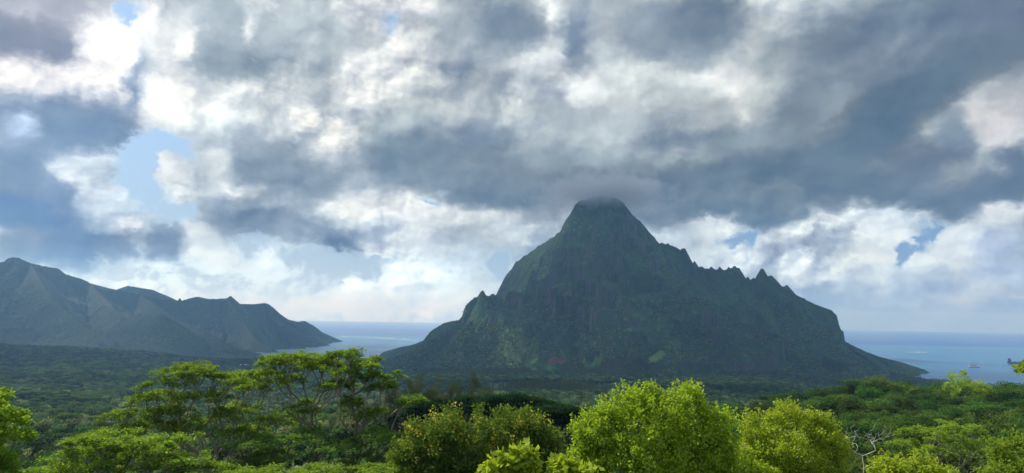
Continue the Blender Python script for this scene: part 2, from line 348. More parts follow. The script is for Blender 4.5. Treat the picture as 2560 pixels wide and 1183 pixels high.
def tag(o, label=None, cat=None, group=None, kind=None):
    if label: o['label'] = label
    if cat: o['category'] = cat
    if group: o['group'] = group
    if kind: o['kind'] = kind
    return o
def empty(name, loc, rz=0):
    o = bpy.data.objects.new(name, None); o.location = tuple(loc); o.rotation_euler = (0, 0, rz); COL.objects.link(o)
    o.empty_display_size = .5
    return o

# ------------------------------------------------------------------ terrain heights
cols_px = np.array([-900,-300,200,600,1000,1400,1800,2200,2600,3000,3500.])
rows_d = np.array([0,30,70,130,200,260,350,450,600,1000,1300,2000,2300,2700,3500,4100,4700,6000.])
ZT = np.array([
 [237]*11,
 [229]*11,
 [216,216,214,216,218,217,216,216,218,220,222],
 [200,200,196,198,200,199,202,205,207,208,210],
 [192,192,188,190,194,194,197,201,203,206,210],
 [182,182,182,186,196,195,193,198,201,206,210],
 [170,170,172,176,182,184,187,192,196,203,208],
 [160,160,160,160,160,164,177,192,196,203,206],
 [150,150,145,140,142,145,158,160,160,160,160],
 [130,128,120,113,118,126,122,106,70,50,40],
 [118,115,106,98,103,111,104,80,20,5,0],
 [125,120,112,84,72,75,74,50,-4,-8,-8],
 [150,135,122,92,58,62,62,40,-8,-8,-8],
 [140,110,90,60,40,56,62,30,-10,-10,-10],
 [180,110,70,30,18,50,60,-4,-10,-10,-10],
 [200,110,50,6,6,20,20,-10,-12,-12,-12],
 [200,100,20,-6,-8,-8,-8,-12,-12,-12,-12],
 [200,80,5,-12,-14,-14,-14,-14,-14,-14,-14]], float)
def ground(x, y):
    y2 = np.maximum(y, 0.5)
    px = 1280 + F*x/y2*0.99
    px = np.where(y < 60, 1280+(px-1280)*np.clip(y/60, .05, 1), px)
    d = np.maximum(y, 0)
    ci = np.clip(np.interp(px, cols_px, np.arange(len(cols_px))), 0, len(cols_px)-1.001)
    ri = np.clip(np.interp(d, rows_d, np.arange(len(rows_d))), 0, len(rows_d)-1.001)
    c0 = ci.astype(int); r0 = ri.astype(int); fc = ci-c0; fr_ = ri-r0
    fc = fc*fc*(3-2*fc)
    z = (ZT[r0, c0]*(1-fc)+ZT[r0, c0+1]*fc)*(1-fr_) + (ZT[r0+1, c0]*(1-fc)+ZT[r0+1, c0+1]*fc)*fr_
    amp = np.clip((d-80)/500, 0, 1)*7
    near_sea = np.clip((z+2)/25, 0, 1)
    z = z + fbm(x/160, y/160, 4, 3)*amp*near_sea + fbm(x/30, y/30, 3, 9)*1.2*near_sea*np.clip(d/100, 0, 1)
    return z
def g1(x, y): return float(ground(np.array([float(x)]), np.array([float(y)]))[0])

def ridge_field(X, Y, ridges, seed=0):
    """highest of all ridge lines falling away to both sides; returns height, distance to the winning ridge"""
    best = np.full(X.shape, -500.0); bs = np.zeros_like(X); br_ = np.zeros_like(X); bg_ = np.zeros_like(X)
    for ri, rd in enumerate(ridges):
        pts = [W(*p) for p in rd['p']]
        s0, s1, L = rd.get('s0', 1.3), rd.get('s1', .55), rd.get('L', 120)
        acc = ri*977.0; gl = rd.get('g', 1.0); extra = 0.0
        if 'end' in rd:
            u_ = pts[-1][:2]-pts[-2][:2] if 'ed' not in rd else np.array(rd['ed'], float); u_ = u_/np.hypot(*u_)
            extra = extra + rd['end']*np.maximum(0, (X-pts[-1][0])*u_[0]+(Y-pts[-1][1])*u_[1])
        for k in range(len(pts)-1):
            a, b = pts[k], pts[k+1]
            ab = b[:2]-a[:2]; ln = max(1e-3, np.hypot(*ab)); u = ab/ln
            t = (X-a[0])*u[0]+(Y-a[1])*u[1]
            n = (X-a[0])*(-u[1])+(Y-a[1])*u[0]
            tc = np.clip(t, 0, ln); ex = t-tc
            r = np.sqrt(ex**2 + n**2)
            zz = a[2]+(b[2]-a[2])*tc/ln
            cand = zz - (s1*r + (s0-s1)*L*(1-np.exp(-r/L))) - extra
            mk = cand > best
            best = np.where(mk, cand, best); bs = np.where(mk, acc+t+np.sign(n)*331, bs); br_ = np.where(mk, r, br_); bg_ = np.where(mk, gl, bg_)
            acc += ln
    return best, bs, br_, bg_
def carve(X, Y, z, s, r, g, seed, wl=85.0, mx_=62.0):
    wob = fbm(X/120, Y/120, 3, seed+50)*55
    gl = 1-ridged((s+wob)/wl, r/900, 3, seed)
    gl2 = 1-ridged((s+wob)/(wl*.33), r/300, 2, seed+5)
    amp = np.minimum(r*.58, mx_)*g
    z = z - gl*amp*1.15 - gl2*np.minimum(r*.18, 14)*g
    z = z + fbm(X/70, Y/70, 5, seed+9)*np.minimum(r*.25+1, 16)
    return z

# ------------------------------------------------------------------ terrain materials
def haze_free_forest(name, base, alt, pale_c, rock_c, rock_lo, rock_hi, cell=9.0, pale_amt=.10, bump=1.0):
    mt, t = new_mat(name)
    g = t.n.new('ShaderNodeNewGeometry'); P = g.outputs['Position']
    vo = t.n.new('ShaderNodeTexVoronoi'); vo.inputs['Scale'].default_value = 1/cell; t.put(vo.inputs['Vector'], P)
    vc = t.sep(vo.outputs['Color'])
    big = t.noise(P, 1/260, 4, .55); med = t.noise(P, 1/45, 4, .6)
    c = t.mix(t.rng(t.math('ADD', t.math('MULTIPLY', big, .6), t.math('MULTIPLY', med, .4)), .38, .62), base, alt)
    c = t.mix(t.math('MULTIPLY', vc[0], .65), c, t.mix(.5, c, (.015, .03, .012)))
    pl = t.math('MULTIPLY', t.math('GREATER_THAN', vc[1], 1-pale_amt), t.rng(big, .42, .62))
    c = t.mix(t.math('MULTIPLY', pl, .8), c, pale_c)
    nz = t.sep(g.outputs['Normal'])[2]
    st = t.noise(t.vm('MULTIPLY', P, (1/14, 1/14, 1/90)), 1.0, 6, .65)
    rk = t.rng(t.math('ADD', nz, t.math('MULTIPLY', t.math('SUBTRACT', t.noise(P, 1/60, 5, .6), .5), .9)), rock_lo, rock_hi, 1.0, 0.0)
    rk = t.math('MULTIPLY', rk, t.rng(st, .40, .55))
    rc = t.mix(st, tuple(q*.45 for q in rock_c), rock_c)
    c = t.mix(rk, c, rc)
    bs = t.n.new('ShaderNodeBsdfPrincipled'); t.put(bs.inputs['Base Color'], c)
    bs.inputs['Roughness'].default_value = .75; bs.inputs['Specular IOR Level'].default_value = .12
    bm = t.n.new('ShaderNodeBump'); bm.inputs['Strength'].default_value = bump; bm.inputs['Distance'].default_value = 2.5
    hh = t.math('ADD', t.math('SUBTRACT', 1.0, vo.outputs['Distance']), t.math('MULTIPLY', t.noise(P, 1/2.5, 4, .6), 1.2))
    t.put(bm.inputs['Height'], hh); t.l.new(bm.outputs[0], bs.inputs['Normal'])
    o = t.n.new('ShaderNodeOutputMaterial'); t.l.new(bs.outputs[0], o.inputs[0])
    return mt
M_mount = haze_free_forest('mountain_forest', (.012, .040, .020), (.048, .118, .034), (.15, .21, .08), (.115, .108, .12), .05, .24, 9, .07, .9)
M_hills = haze_free_forest('hills_forest', (.018, .040, .020), (.032, .064, .024), (.10, .13, .06), (.11, .10, .09), .15, .35, 12, .06, .8)
M_floor = haze_free_forest('forest_floor', (.022, .045, .016), (.030, .055, .020), (.06, .08, .03), (.06, .05, .035), .2, .4, 6, .10, .8)

def heightfield(name, x0, x1, y0, y1, step, fn, mat):
    nx, ny = int((x1-x0)/step)+1, int((y1-y0)/step)+1
    X, Y = np.meshgrid(np.linspace(x0, x1, nx), np.linspace(y0, y1, ny))
    Z = fn(X, Y)
    V = np.stack([X, Y, Z], -1).reshape(-1, 3)
    o = mesh_np(name, V, grid_faces(ny, nx), mat, smooth=False)
    o['kind'] = 'structure'
    return o

# ---- the great mountain
crest_left = dict(p=[(1500,484,3300),(1462,492,3300),(1437,507,3300),(1431,520,3310),(1418,538,3335),(1408,556,3370),(1402,574,3400),(1340,613,3600),(1292,648,3750),(1264,684,3850),(1252,708,3900),(1243,735,3920)], s0=2.1, s1=.5, L=270, end=5, ed=(-1,.1))
crest_right = dict(p=[(1500,484,3300),(1540,488,3290),(1560,502,3290),(1573,522,3300),(1600,546,3330),(1625,577,3360),(1650,602,3400),(1672,603,3430),(1700,618,3460),(1716,648,3480),(1730,655,3500),(1760,664,3560),(1800,668,3620),(1838,664,3660),(1848,676,3680),(1868,692,3710),(1900,690,3740),(1925,690,3750),(1945,708,3780),(1972,714,3800),(1990,731,3830),(2040,756,3880),(2078,770,3930),(2091,782,3935)], s0=1.9, s1=.42, L=230, end=9, ed=(1,.1))
mountain_ridges = [crest_left, crest_right,
 dict(p=[(1270,745,3600),(1240,737,3450),(1212,731,3350),(1186,737,3320),(1168,752,3310),(1158,776,3300)], s0=2.2, s1=.55, L=120, end=6, ed=(-1,0)),
 dict(p=[(1243,740,3900),(1190,790,3850),(1145,794,3800),(1110,802,3850),(1078,822,3900),(1062,845,3980),(1030,858,4100),(1000,864,4250),(965,876,4450),(935,887,4600),(908,896,4780)], s0=1.0, s1=.5, L=80),
 # spurs towards the valley
 dict(p=[(1545,520,3280),(1565,560,3220),(1578,600,3160),(1585,650,3090),(1590,700,3020),(1600,745,2960),(1612,775,2900)], s0=1.3, s1=.62, L=120, g=.8),
 dict(p=[(1612,775,2900),(1560,800,2840),(1500,820,2780),(1440,845,2720),(1380,870,2680),(1320,893,2650)], s0=.9, s1=.5, L=80, g=.7),
 dict(p=[(1612,775,2900),(1660,805,2820),(1700,845,2740),(1745,880,2660),(1800,915,2580)], s0=.9, s1=.5, L=80, g=.7),
 dict(p=[(1403,590,3380),(1372,640,3330),(1335,685,3280),(1300,730,3220),(1262,775,3160),(1220,820,3080),(1180,860,3000),(1150,890,2950)], s0=1.25, s1=.55, L=110),
 dict(p=[(1500,600,3200),(1470,680,3110),(1440,745,3020),(1400,800,2930),(1340,840,2860)], s0=.9, s1=.62, L=110),
 dict(p=[(1660,610,3400),(1690,680,3280),(1720,740,3180),(1760,790,3080),(1810,840,2960),(1870,885,2840)], s0=1.2, s1=.6, L=110),
 dict(p=[(1930,700,3740),(1910,740,3560),(1880,760,3380),(1840,752,3300),(1790,768,3270)], s0=2.2, s1=.5, L=100, end=3),
 dict(p=[(1890,770,3370),(1930,820,3260),(1990,855,3120),(2060,885,2980),(2150,915,2840)], s0=1.1, s1=.5, L=90),
 dict(p=[(1970,822,3480),(2030,832,3560),(2085,842,3620)], s0=2.2, s1=.5, L=60, end=3),
 dict(p=[(1158,780,3300),(1150,830,3260),(1120,865,3230),(1070,895,3250)], s0=1.2, s1=.5, L=80),
 dict(p=[(2094,838,3900),(2130,858,3880),(2150,868,3880),(2200,888,3890),(2262,905,3890),(2320,926,3880),(2352,937,3880),(2376,946,3870)], s0=.8, s1=.42, L=60, g=.3),
 dict(p=[(2094,845,3880),(2110,880,3500),(2180,915,3200),(2300,945,3050)], s0=.8, s1=.45, L=60, g=.5),
]
pinn = [(1905,667,3745,20,1.7),(1898,676,3745,14,1.8),(1926,684,3760,22,1.0),(1869,687,3712,10,1.5),(1736,648,3500,9,1.7),(1836,660,3660,16,1.5),(1845,664,3665,14,1.6),(1822,662,3640,8,1.4),(1799,662,3620,9,1.4),(1778,661,3590,9,1.2),(1708,616,3470,24,1.8),(1206,721,3345,16,1.5),(1232,729,3420,22,1.0),(1966,708,3795,16,1.1)]
def mountain(X, Y, bare=False):
    z, s, r, g = ridge_field(X, Y, mountain_ridges)
    z = carve(X, Y, z, s, r, g, 11, 140.0, 150.0)
    tz = z/95+fbm(X/260, Y/260, 3, 23)*1.2; fr_ = tz-np.floor(tz)      # bands of cliff between gentler ledges
    st_ = np.clip((fr_-.5)/.22+.5, 0, 1); st_ = st_*st_*(3-2*st_)
    wt = np.clip((fbm(X/300, Y/300, 3, 29)+.12)*4, 0, 1)*np.clip((r-25)/60, 0, 1)*np.clip((z-150)/60, 0, 1)
    z = z+(st_-fr_)*95*.85*wt + fbm(X/22, Y/22, 3, 61)*np.clip((z-300)/200, 0, 1)*9
    for (px, py, d, wd, st) in pinn:
        p = W(px, py, d); rr = np.hypot(X-p[0], (Y-p[1])*.8)
        z = np.maximum(z, p[2] - np.maximum(0, rr-wd*.35)*st - rr*.25)
    gr = ground(X, Y)
    k = 30.0                                  # the foot runs softly out into the valley
    hgt = np.clip((z-gr)/k, -30, 30)
    z = gr + k*np.log1p(np.exp(hgt)) - k*.35
    z = np.where(gr < 4, np.maximum(np.minimum(z, 1e9), gr), z)
    edge = np.minimum(np.minimum((Y-1750)/150, (X+850)/80), (2250-X)/80)
    e = np.clip(edge, 0, 1); z = (gr-14)*(1-e) + z*e
    if bare: return z
    c = canopy(X, Y, 9.5, 3)*5.5 + canopy(X, Y, 17, 8)*3 + fbm(X/5, Y/5, 2, 77)*1.2
    steep = np.clip(r/25, .25, 1)
    return z + (c-3)*steep*(1-field_mask(X, Y))*e
def surf(X, Y):
    z = ground(X, Y)
    k = (Y > 1750) & (Y < 4900) & (X > -850) & (X < 2250)
    if k.any(): z[k] = np.maximum(z[k], mountain(X[k], Y[k], True))
    return z
def hit(px, py, d0=700, d1=4800):
    d = np.linspace(d0, d1, 700); p = np.array([W(px, py, q) for q in d])
    i = int(np.argmax(p[:, 2] < surf(p[:, 0].copy(), p[:, 1].copy())+2))
    return p[i]
FIELDS = [
 ('red_field', 'red', [(1338,912),(1352,903),(1385,894),(1418,890),(1426,896),(1405,908),(1375,911)]),
 ('green_field', 'green', [(1322,924),(1345,914),(1400,912),(1402,921),(1370,928),(1330,931)]),
 ('green_field', 'green', [(1455,914),(1478,899),(1502,893),(1502,916),(1470,922)]),
 ('green_field', 'light', [(1618,897),(1636,886),(1656,880),(1664,889),(1640,904),(1625,904)]),
 ('green_field', 'light', [(1370,970),(1450,962),(1560,953),(1640,940),(1655,944),(1565,960),(1490,970),(1400,975)]),
 ('red_field', 'brown', [(1210,966),(1230,955),(1278,952),(1275,962),(1240,969)]),
 ('green_field', 'light', [(958,941),(985,934),(1000,938),(975,945)]),
 ('green_field', 'light', [(730,948),(745,932),(770,936),(765,952)]),
 ('green_field', 'light', [(285,1012),(310,994),(342,985),(352,1000),(318,1018)]),
]
FW = []
def inpoly(X, Y, poly):
    c = np.zeros(X.shape, bool); n = len(poly)
    for i in range(n):
        x0, y0 = poly[i]; x1, y1 = poly[(i+1) % n]
        k = ((y0 > Y) != (y1 > Y)) & (X < (x1-x0)*(Y-y0)/((y1-y0) if y1 != y0 else 1e-9)+x0); c ^= k
    return c
def field_mask(X, Y):
    m_ = np.zeros(X.shape, bool)
    for wp in FW: m_ |= inpoly(X, Y, wp)
    return m_.astype(float)
def field_world(poly):
    cx, cy = np.mean([p[0] for p in poly]), np.mean([p[1] for p in poly])
    a = np.median([hit(cx+o, cy-8)[1] for o in (-14, 0, 14)]); b = np.median([hit(cx+o, cy+8)[1] for o in (-14, 0, 14)])
    dc = (a+b)/2; sl = min(max((a-b)/16, 2.0), 14.0)
    return [tuple(W(px, py, dc+(cy-py)*sl)[:2]) for px, py in poly]
for nm, kind, poly in FIELDS:
    FW.append(field_world(poly))
mo = heightfield('mountain', -850, 2250, 1750, 4900, 5.0, mountain, M_mount)

# ---- the hills on the left
hill_ridges = [
 dict(p=[(-500,560,4300),(-200,620,4400),(0,652,4500),(14,648,4500),(22,640,4500),(45,640,4510),(72,652,4530),(85,656,4550),(120,664,4600),(145,668,4620),(165,682,4650),(205,694,4700),(222,702,4750),(245,718,4800),(275,722,4850),(300,724,4900),(350,732,5000),(400,744,5100),(440,750,5200),(455,749,5250),(478,742,5300),(495,739,5350),(520,744,5450),(545,744,5500),(572,742,5550),(582,748,5580),(600,757,5650),(630,758,5750),(662,755,5900),(672,758,5950),(685,768,6000),(700,782,6100),(720,796,6200),(745,802,6400),(762,800,6500),(785,812,6650),(805,828,6800),(835,842,7000),(862,856,7250)], s0=1.1, s1=.5, L=160, end=4),
 dict(p=[(200,700,6300),(290,722,6200),(320,712,6200),(345,716,6250),(380,722,6300),(420,738,6400),(450,752,6500)], s0=.9, s1=.5, L=120),
 dict(p=[(80,656,4540),(130,740,4150),(200,800,3850),(290,850,3550)], s0=.9, s1=.45, L=120),
 dict(p=[(222,702,4750),(300,775,4350),(380,790,4100),(410,783,3980),(440,800,3900),(520,850,3600)], s0=.9, s1=.42, L=120),
 dict(p=[(350,732,5000),(440,790,4700),(520,830,4400),(600,870,4200),(650,885,4150)], s0=.9, s1=.42, L=120),
 dict(p=[(0,655,4500),(-60,760,4000),(-40,850,3500)], s0=.9, s1=.45, L=120),
 dict(p=[(572,742,5550),(610,800,5250),(640,845,5000),(680,868,4850)], s0=.9, s1=.5, L=100),
 dict(p=[(662,755,5900),(700,820,5700),(730,855,5550),(760,868,5450)], s0=.9, s1=.5, L=100),
 dict(p=[(862,858,7250),(880,861,7400),(900,864,7500)], s0=.3, s1=.2, L=40, g=0),
]
def hills(X, Y):
    z, s, r, g = ridge_field(X, Y, hill_ridges)
    z = carve(X, Y, z, s, r, g*.7, 31, 260, 55.0) + fbm(X/210, Y/210, 4, 83)*np.clip(r/6, 0, 34)
    p = W(450, 739, 5240); rr = np.hypot(X-p[0], Y-p[1]); z = np.maximum(z, p[2]-rr*2.6)
    p = W(576, 737, 5560); rr = np.hypot(X-p[0], Y-p[1]); z = np.maximum(z, p[2]-rr*.9)
    gr = ground(X, Y)
    gr = np.where(Y > 6000, -14, gr)
    k = 25.0; hgt = np.clip((z-gr)/k, -30, 30)
    z = gr + k*np.log1p(np.exp(hgt)) - k*.3
    c = canopy(X, Y, 14, 5)*8 + canopy(X, Y, 26, 9)*4 + fbm(X/9, Y/9, 2, 71)*2
    return z + (c-4)*np.clip(r/30, .35, 1)*np.clip((z+3)/12, 0, 1)
heightfield('hills', -4300, -1000, 3100, 7900, 8.5, hills, M_hills)

# ---- valley and near slope
def far_ground(X, Y):
    z = ground(X, Y)
    c = canopy(X, Y, 11, 15)*6 + canopy(X, Y, 20, 18)*3
    return z + c*np.clip((z-1)/6, 0, 1)*np.clip((Y-900)/300, 0, 1)*(1-field_mask(X, Y)) - .5
heightfield('valley', -2600, 3000, 690, 5200, 11.0, far_ground, M_floor)
heightfield('ground', -700, 800, -60, 702, 5.0, lambda X, Y: ground(X, Y), M_floor)

FM = {}
for kx, c_ in (('red', (.085,.040,.036)), ('brown', (.075,.048,.038)), ('green', (.05,.115,.03)), ('light', (.085,.155,.045))):
    mt, t = new_mat('field_'+kx); g = t.n.new('ShaderNodeNewGeometry'); P = g.outputs['Position']
    st = t.noise(t.vm('MULTIPLY', P, (1/8, 1/60, 1)), 1.0, 4, .6); bg_ = t.noise(P, 1/70, 4, .6)
    c = t.mix(t.math('ADD', t.math('MULTIPLY', st, .5), t.math('MULTIPLY', bg_, .5)), tuple(q*.6 for q in c_), tuple(q*1.4 for q in c_))
    b_ = t.n.new('ShaderNodeBsdfDiffuse'); t.put(b_.inputs[0], c); o = t.n.new('ShaderNodeOutputMaterial'); t.l.new(b_.outputs[0], o.inputs[0]); FM[kx] = mt
def drape(name, wp, mat, step=5.0, lift=1.0):
    a = np.array(wp); x0, y0 = a.min(0); x1, y1 = a.max(0)
    nx, ny = int((x1-x0)/step)+2, int((y1-y0)/step)+2
    X, Y = np.meshgrid(x0+np.arange(nx)*step, y0+np.arange(ny)*step)
    Z = surf(X.ravel(), Y.ravel()).reshape(X.shape)+lift
    Fa = grid_faces(ny, nx); V = np.stack([X, Y, Z], -1).reshape(-1, 3); cen = V[Fa].mean(1)
    Fa = Fa[inpoly(cen[:, 0], cen[:, 1], wp)]
    o = mesh_np(name, V, Fa, mat); o['kind'] = 'structure'
for (nm, kind, poly), wp in zip(FIELDS, FW): drape(nm, wp, FM[kind])
def clear_of_fields(X, Y, top):
    px, py = project(X, Y, top); k = field_mask(X, Y) > 0
    for (nm, kind, poly), wp in zip(FIELDS, FW):
        k |= inpoly(px, py, poly) & (Y > min(q[1] for q in wp)-450)
    return ~k
def project(X, Y, Z):
    v = np.stack([X, Y, Z-CAMZ], -1); c = v@fw
    return 1280+F*(v@rt)/c, 591.5-F*(v@up)/c
# ------------------------------------------------------------------ sea
def sea_material():
    mt, t = new_mat('sea_water')
    g = t.n.new('ShaderNodeNewGeometry'); P = g.outputs['Position']
    x, y, z = t.sep(P)
    deep = (.002, .060, .34); lag = (.020, .14, .33); turq = (.05, .30, .32)
    n1 = t.noise(t.vm('MULTIPLY', P, (1/9000, 1/2600, 0)), 1.0, 4, .55)
    n1 = t.math('ADD', t.math('MULTIPLY', n1, .7), t.math('MULTIPLY', t.noise(t.vm('MULTIPLY', P, (1/2500, 1/420, 0)), 1.0, 3, .55), .3))
    c = t.mix(t.rng(n1, .42, .58), deep, (.035, .105, .26))  # broad cloud-shadow patches and finer wind patches put into the water colour
    wv = t.math('MULTIPLY', t.math('SUBTRACT', t.noise(t.vm('MULTIPLY', P, (1/1800, 1/1800, 0)), 1.0, 3, .5), .5), 900.0)
    yy = t.math('ADD', y, wv)
    inlag = t.rng(yy, REEF-900, REEF-100, 1.0, 0.0)
    c = t.mix(inlag, c, t.mix(t.rng(t.noise(t.vm('MULTIPLY', P, (1/900, 1/140, 0)), 1.0, 4, .6), .4, .62), lag, (.05, .18, .34)))
    tq = t.math('MULTIPLY', t.rng(yy, REEF-1800, REEF-500), t.rng(yy, REEF-250, REEF, 1.0, 0.0))
    c = t.mix(t.math('MULTIPLY', tq, t.rng(t.noise(t.vm('MULTIPLY', P, (1/1500, 1/500, 0)), 1.0, 4, .6), .35, .65, .05, .5)), c, turq)
    bs = t.n.new('ShaderNodeBsdfPrincipled'); t.put(bs.inputs['Base Color'], c)
    bs.inputs['Roughness'].default_value = .30; bs.inputs['Specular IOR Level'].default_value = .24; bs.inputs['IOR'].default_value = 1.33
    bm = t.n.new('ShaderNodeBump'); bm.inputs['Strength'].default_value = .6; bm.inputs['Distance'].default_value = 1.0
    hh = t.noise(t.vm('MULTIPLY', P, (1/120, 1/60, 0)), 1.0, 6, .65)
    t.put(bm.inputs['Height'], t.math('MULTIPLY', hh, 10.0)); t.l.new(bm.outputs[0], bs.inputs['Normal'])
    o = t.n.new('ShaderNodeOutputMaterial'); t.l.new(bs.outputs[0], o.inputs[0])
    return mt
REEF = 9500.0
SEAR = 40000.0
na = 160; ang = np.linspace(-math.pi, math.pi, na, endpoint=False)
rad = np.array([0, 3000, 6000, 12000, 20000, 30000, SEAR])
V = [(0, 0, 0)]; Fq = []
for r_ in rad[1:]:
    for a_ in ang: V.append((math.sin(a_)*r_, math.cos(a_)*r_, 0))
T = []
for i in range(na): T.append((0, 1+(i+1) % na, 1+i))
for k in range(len(rad)-2):
    for i in range(na):
        a0 = 1+k*na+i; a1 = 1+k*na+(i+1) % na; b0 = a0+na; b1 = a1+na
        T += [(a0, a1, b1), (a0, b1, b0)]
M_sea = sea_material()
sea = mesh_np('sea', V, T, M_sea); sea['kind'] = 'structure'

def simple(name, col, rough=.6, spec=.3, var=.15, scale=1.0):
    mt, t = new_mat(name)
    g = t.n.new('ShaderNodeTexCoord')
    n = t.noise(g.outputs['Object'], scale, 4, .6)
    c = t.mix(n, tuple(q*(1-var) for q in col), tuple(min(1, q*(1+var)) for q in col))
    bs = t.n.new('ShaderNodeBsdfPrincipled'); t.put(bs.inputs['Base Color'], c)
    bs.inputs['Roughness'].default_value = rough; bs.inputs['Specular IOR Level'].default_value = spec
    o = t.n.new('ShaderNodeOutputMaterial'); t.l.new(bs.outputs[0], o.inputs[0])
    return mt
M_foam = simple('foam', (.8, .82, .84), .8)
def foam_strip(pts, wd, seed, name='reef_surf'):
    rg = np.random.default_rng(seed); V = []; Q = []
    for (a, b) in zip(pts[:-1], pts[1:]):
        A_, B_ = sea_at(*a), sea_at(*b); n = max(2, int(np.hypot(*(B_-A_)[:2])/60))
        for i in range(n):
            if rg.random() < .12: continue
            t0, t1 = i/n, (i+rg.uniform(.5, 1.05))/n
            p, q = A_+(B_-A_)*t0, A_+(B_-A_)*t1; o = rg.normal(0, wd*.25); h_ = wd*rg.uniform(.3, 1)
            k = len(V); V += [(p[0], p[1]+o, .35), (q[0], q[1]+o, .35), (q[0], q[1]+o+h_, .35), (p[0], p[1]+o+h_*.6, .35)]; Q.append((k, k+1, k+2, k+3))
    return mesh_np(name, V, Q, M_foam)
tag(foam_strip([(848,842),(900,843),(960,846),(1010,849),(1045,853)], 150, 1), 'long white line of surf on the reef across the left bay', 'surf', None, 'stuff')
tag(foam_strip([(2272,881),(2300,881),(2330,882)], 170, 2), 'bright white surf breaking on the reef at right', 'surf', None, 'stuff')
tag(foam_strip([(2368,882),(2378,882.5)], 120, 3), 'short white patch of surf right of the longest one', 'surf', None, 'stuff')
tag(foam_strip([(2392,882.5),(2400,883)], 120, 4), 'rightmost short white patch of reef surf', 'surf', None, 'stuff')
tag(foam_strip([(2428,854),(2440,854.3)], 260, 5, 'whitecap'), 'lone white breaker far out on the dark blue sea', 'surf', None, 'stuff')

# ------------------------------------------------------------------ foliage materials
def leaf_mat(name, c1, c2, trans=.45, objvar=.25, tip=None, tip_amt=0.0, hue_noise=.3, back=1.0, gloss=0.0):
    mt, t = new_mat(name)
    g = t.n.new('ShaderNodeNewGeometry'); oi = t.n.new('ShaderNodeObjectInfo'); tc = t.n.new('ShaderNodeTexCoord')
    isl = g.outputs['Random Per Island']; rnd = oi.outputs['Random']
    n = t.noise(tc.outputs['Object'], hue_noise, 3, .6)
    f = t.math('ADD', t.math('MULTIPLY', isl, .55), t.math('MULTIPLY', n, .45))
    c = t.mix(f, c1, c2)
    if tip is not None:
        n2 = t.noise(tc.outputs['Object'], .55, 3, .6)
        z = t.math('MULTIPLY', t.rng(n2, .50, .60), t.math('LESS_THAN', isl, tip_amt))
        c = t.mix(z, c, tip)
    k = t.math('ADD', 1-objvar, t.math('MULTIPLY', rnd, 2*objvar))
    k2 = t.math('ADD', 1-objvar*.6, t.math('MULTIPLY', t.math('FRACT', t.math('MULTIPLY', rnd, 17.3)), 1.2*objvar))
    c = t.vm('MULTIPLY', c, t.xyz(t.math('MULTIPLY', k, k2), k, k))
    d = t.n.new('ShaderNodeBsdfDiffuse'); t.put(d.inputs[0], c)
    tr = t.n.new('ShaderNodeBsdfTranslucent'); t.put(tr.inputs[0], t.vm('MULTIPLY', c, (1.25*back, 1.15*back, .6*back)))
    mx = t.n.new('ShaderNodeMixShader'); mx.inputs[0].default_value = trans; t.l.new(d.outputs[0], mx.inputs[1]); t.l.new(tr.outputs[0], mx.inputs[2])
    gl = t.n.new('ShaderNodeBsdfGlossy'); gl.inputs['Roughness'].default_value = .45; t.put(gl.inputs[0], (.6, .65, .6, 1))
    m2 = t.n.new('ShaderNodeMixShader'); m2.inputs[0].default_value = gloss; t.l.new(mx.outputs[0], m2.inputs[1]); t.l.new(gl.outputs[0], m2.inputs[2])
    o = t.n.new('ShaderNodeOutputMaterial'); t.l.new(m2.outputs[0], o.inputs[0])
    return mt
L_bright = leaf_mat('bright_leaves', (.22, .36, .025), (.44, .60, .05), .5, 0, gloss=.03)
L_yellow = leaf_mat('yellow_green_leaves', (.26, .38, .03), (.46, .56, .05), .5, 0, gloss=.03)
L_albz = leaf_mat('feathery_leaves', (.13, .24, .038), (.30, .45, .065), .5, .12)
L_albz2 = leaf_mat('feathery_leaves_light', (.15, .26, .035), (.32, .45, .065), .5, .1)
L_forest = leaf_mat('forest_leaves', (.022, .060, .015), (.115, .205, .040), .4, .5)
L_forest2 = leaf_mat('forest_leaves_light', (.08, .15, .03), (.18, .27, .05), .4, .3)
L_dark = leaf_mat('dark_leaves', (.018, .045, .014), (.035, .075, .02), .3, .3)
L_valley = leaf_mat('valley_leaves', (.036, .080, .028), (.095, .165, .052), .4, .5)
L_casu = leaf_mat('needle_leaves', (.045, .072, .028), (.095, .125, .050), .45, .2)
L_flow = leaf_mat('flowering_leaves', (.075, .15, .028), (.19, .28, .05), .45, 0, (.52, .50, .10), .36)
L_foot = leaf_mat('foot_leaves_sunlit', (.060, .125, .035), (.15, .23, .06), .4, .5)  # brighter than the valley leaves: sunlight on the lower slopes put into colour
L_darkv = leaf_mat('distant_leaves', (.020, .044, .018), (.045, .078, .028), .3, .45)
L_pale = leaf_mat('greyish_leaves', (.12, .17, .085), (.24, .29, .15), .4, .3)
B_bark = simple('bark', (.12, .095, .07), .9, .1, .4, 3)
B_pale = simple('pale_bark', (.30, .26, .21), .85, .1, .3, 4)
B_white = simple('bleached_wood', (.50, .47, .44), .8, .1, .2, 4)

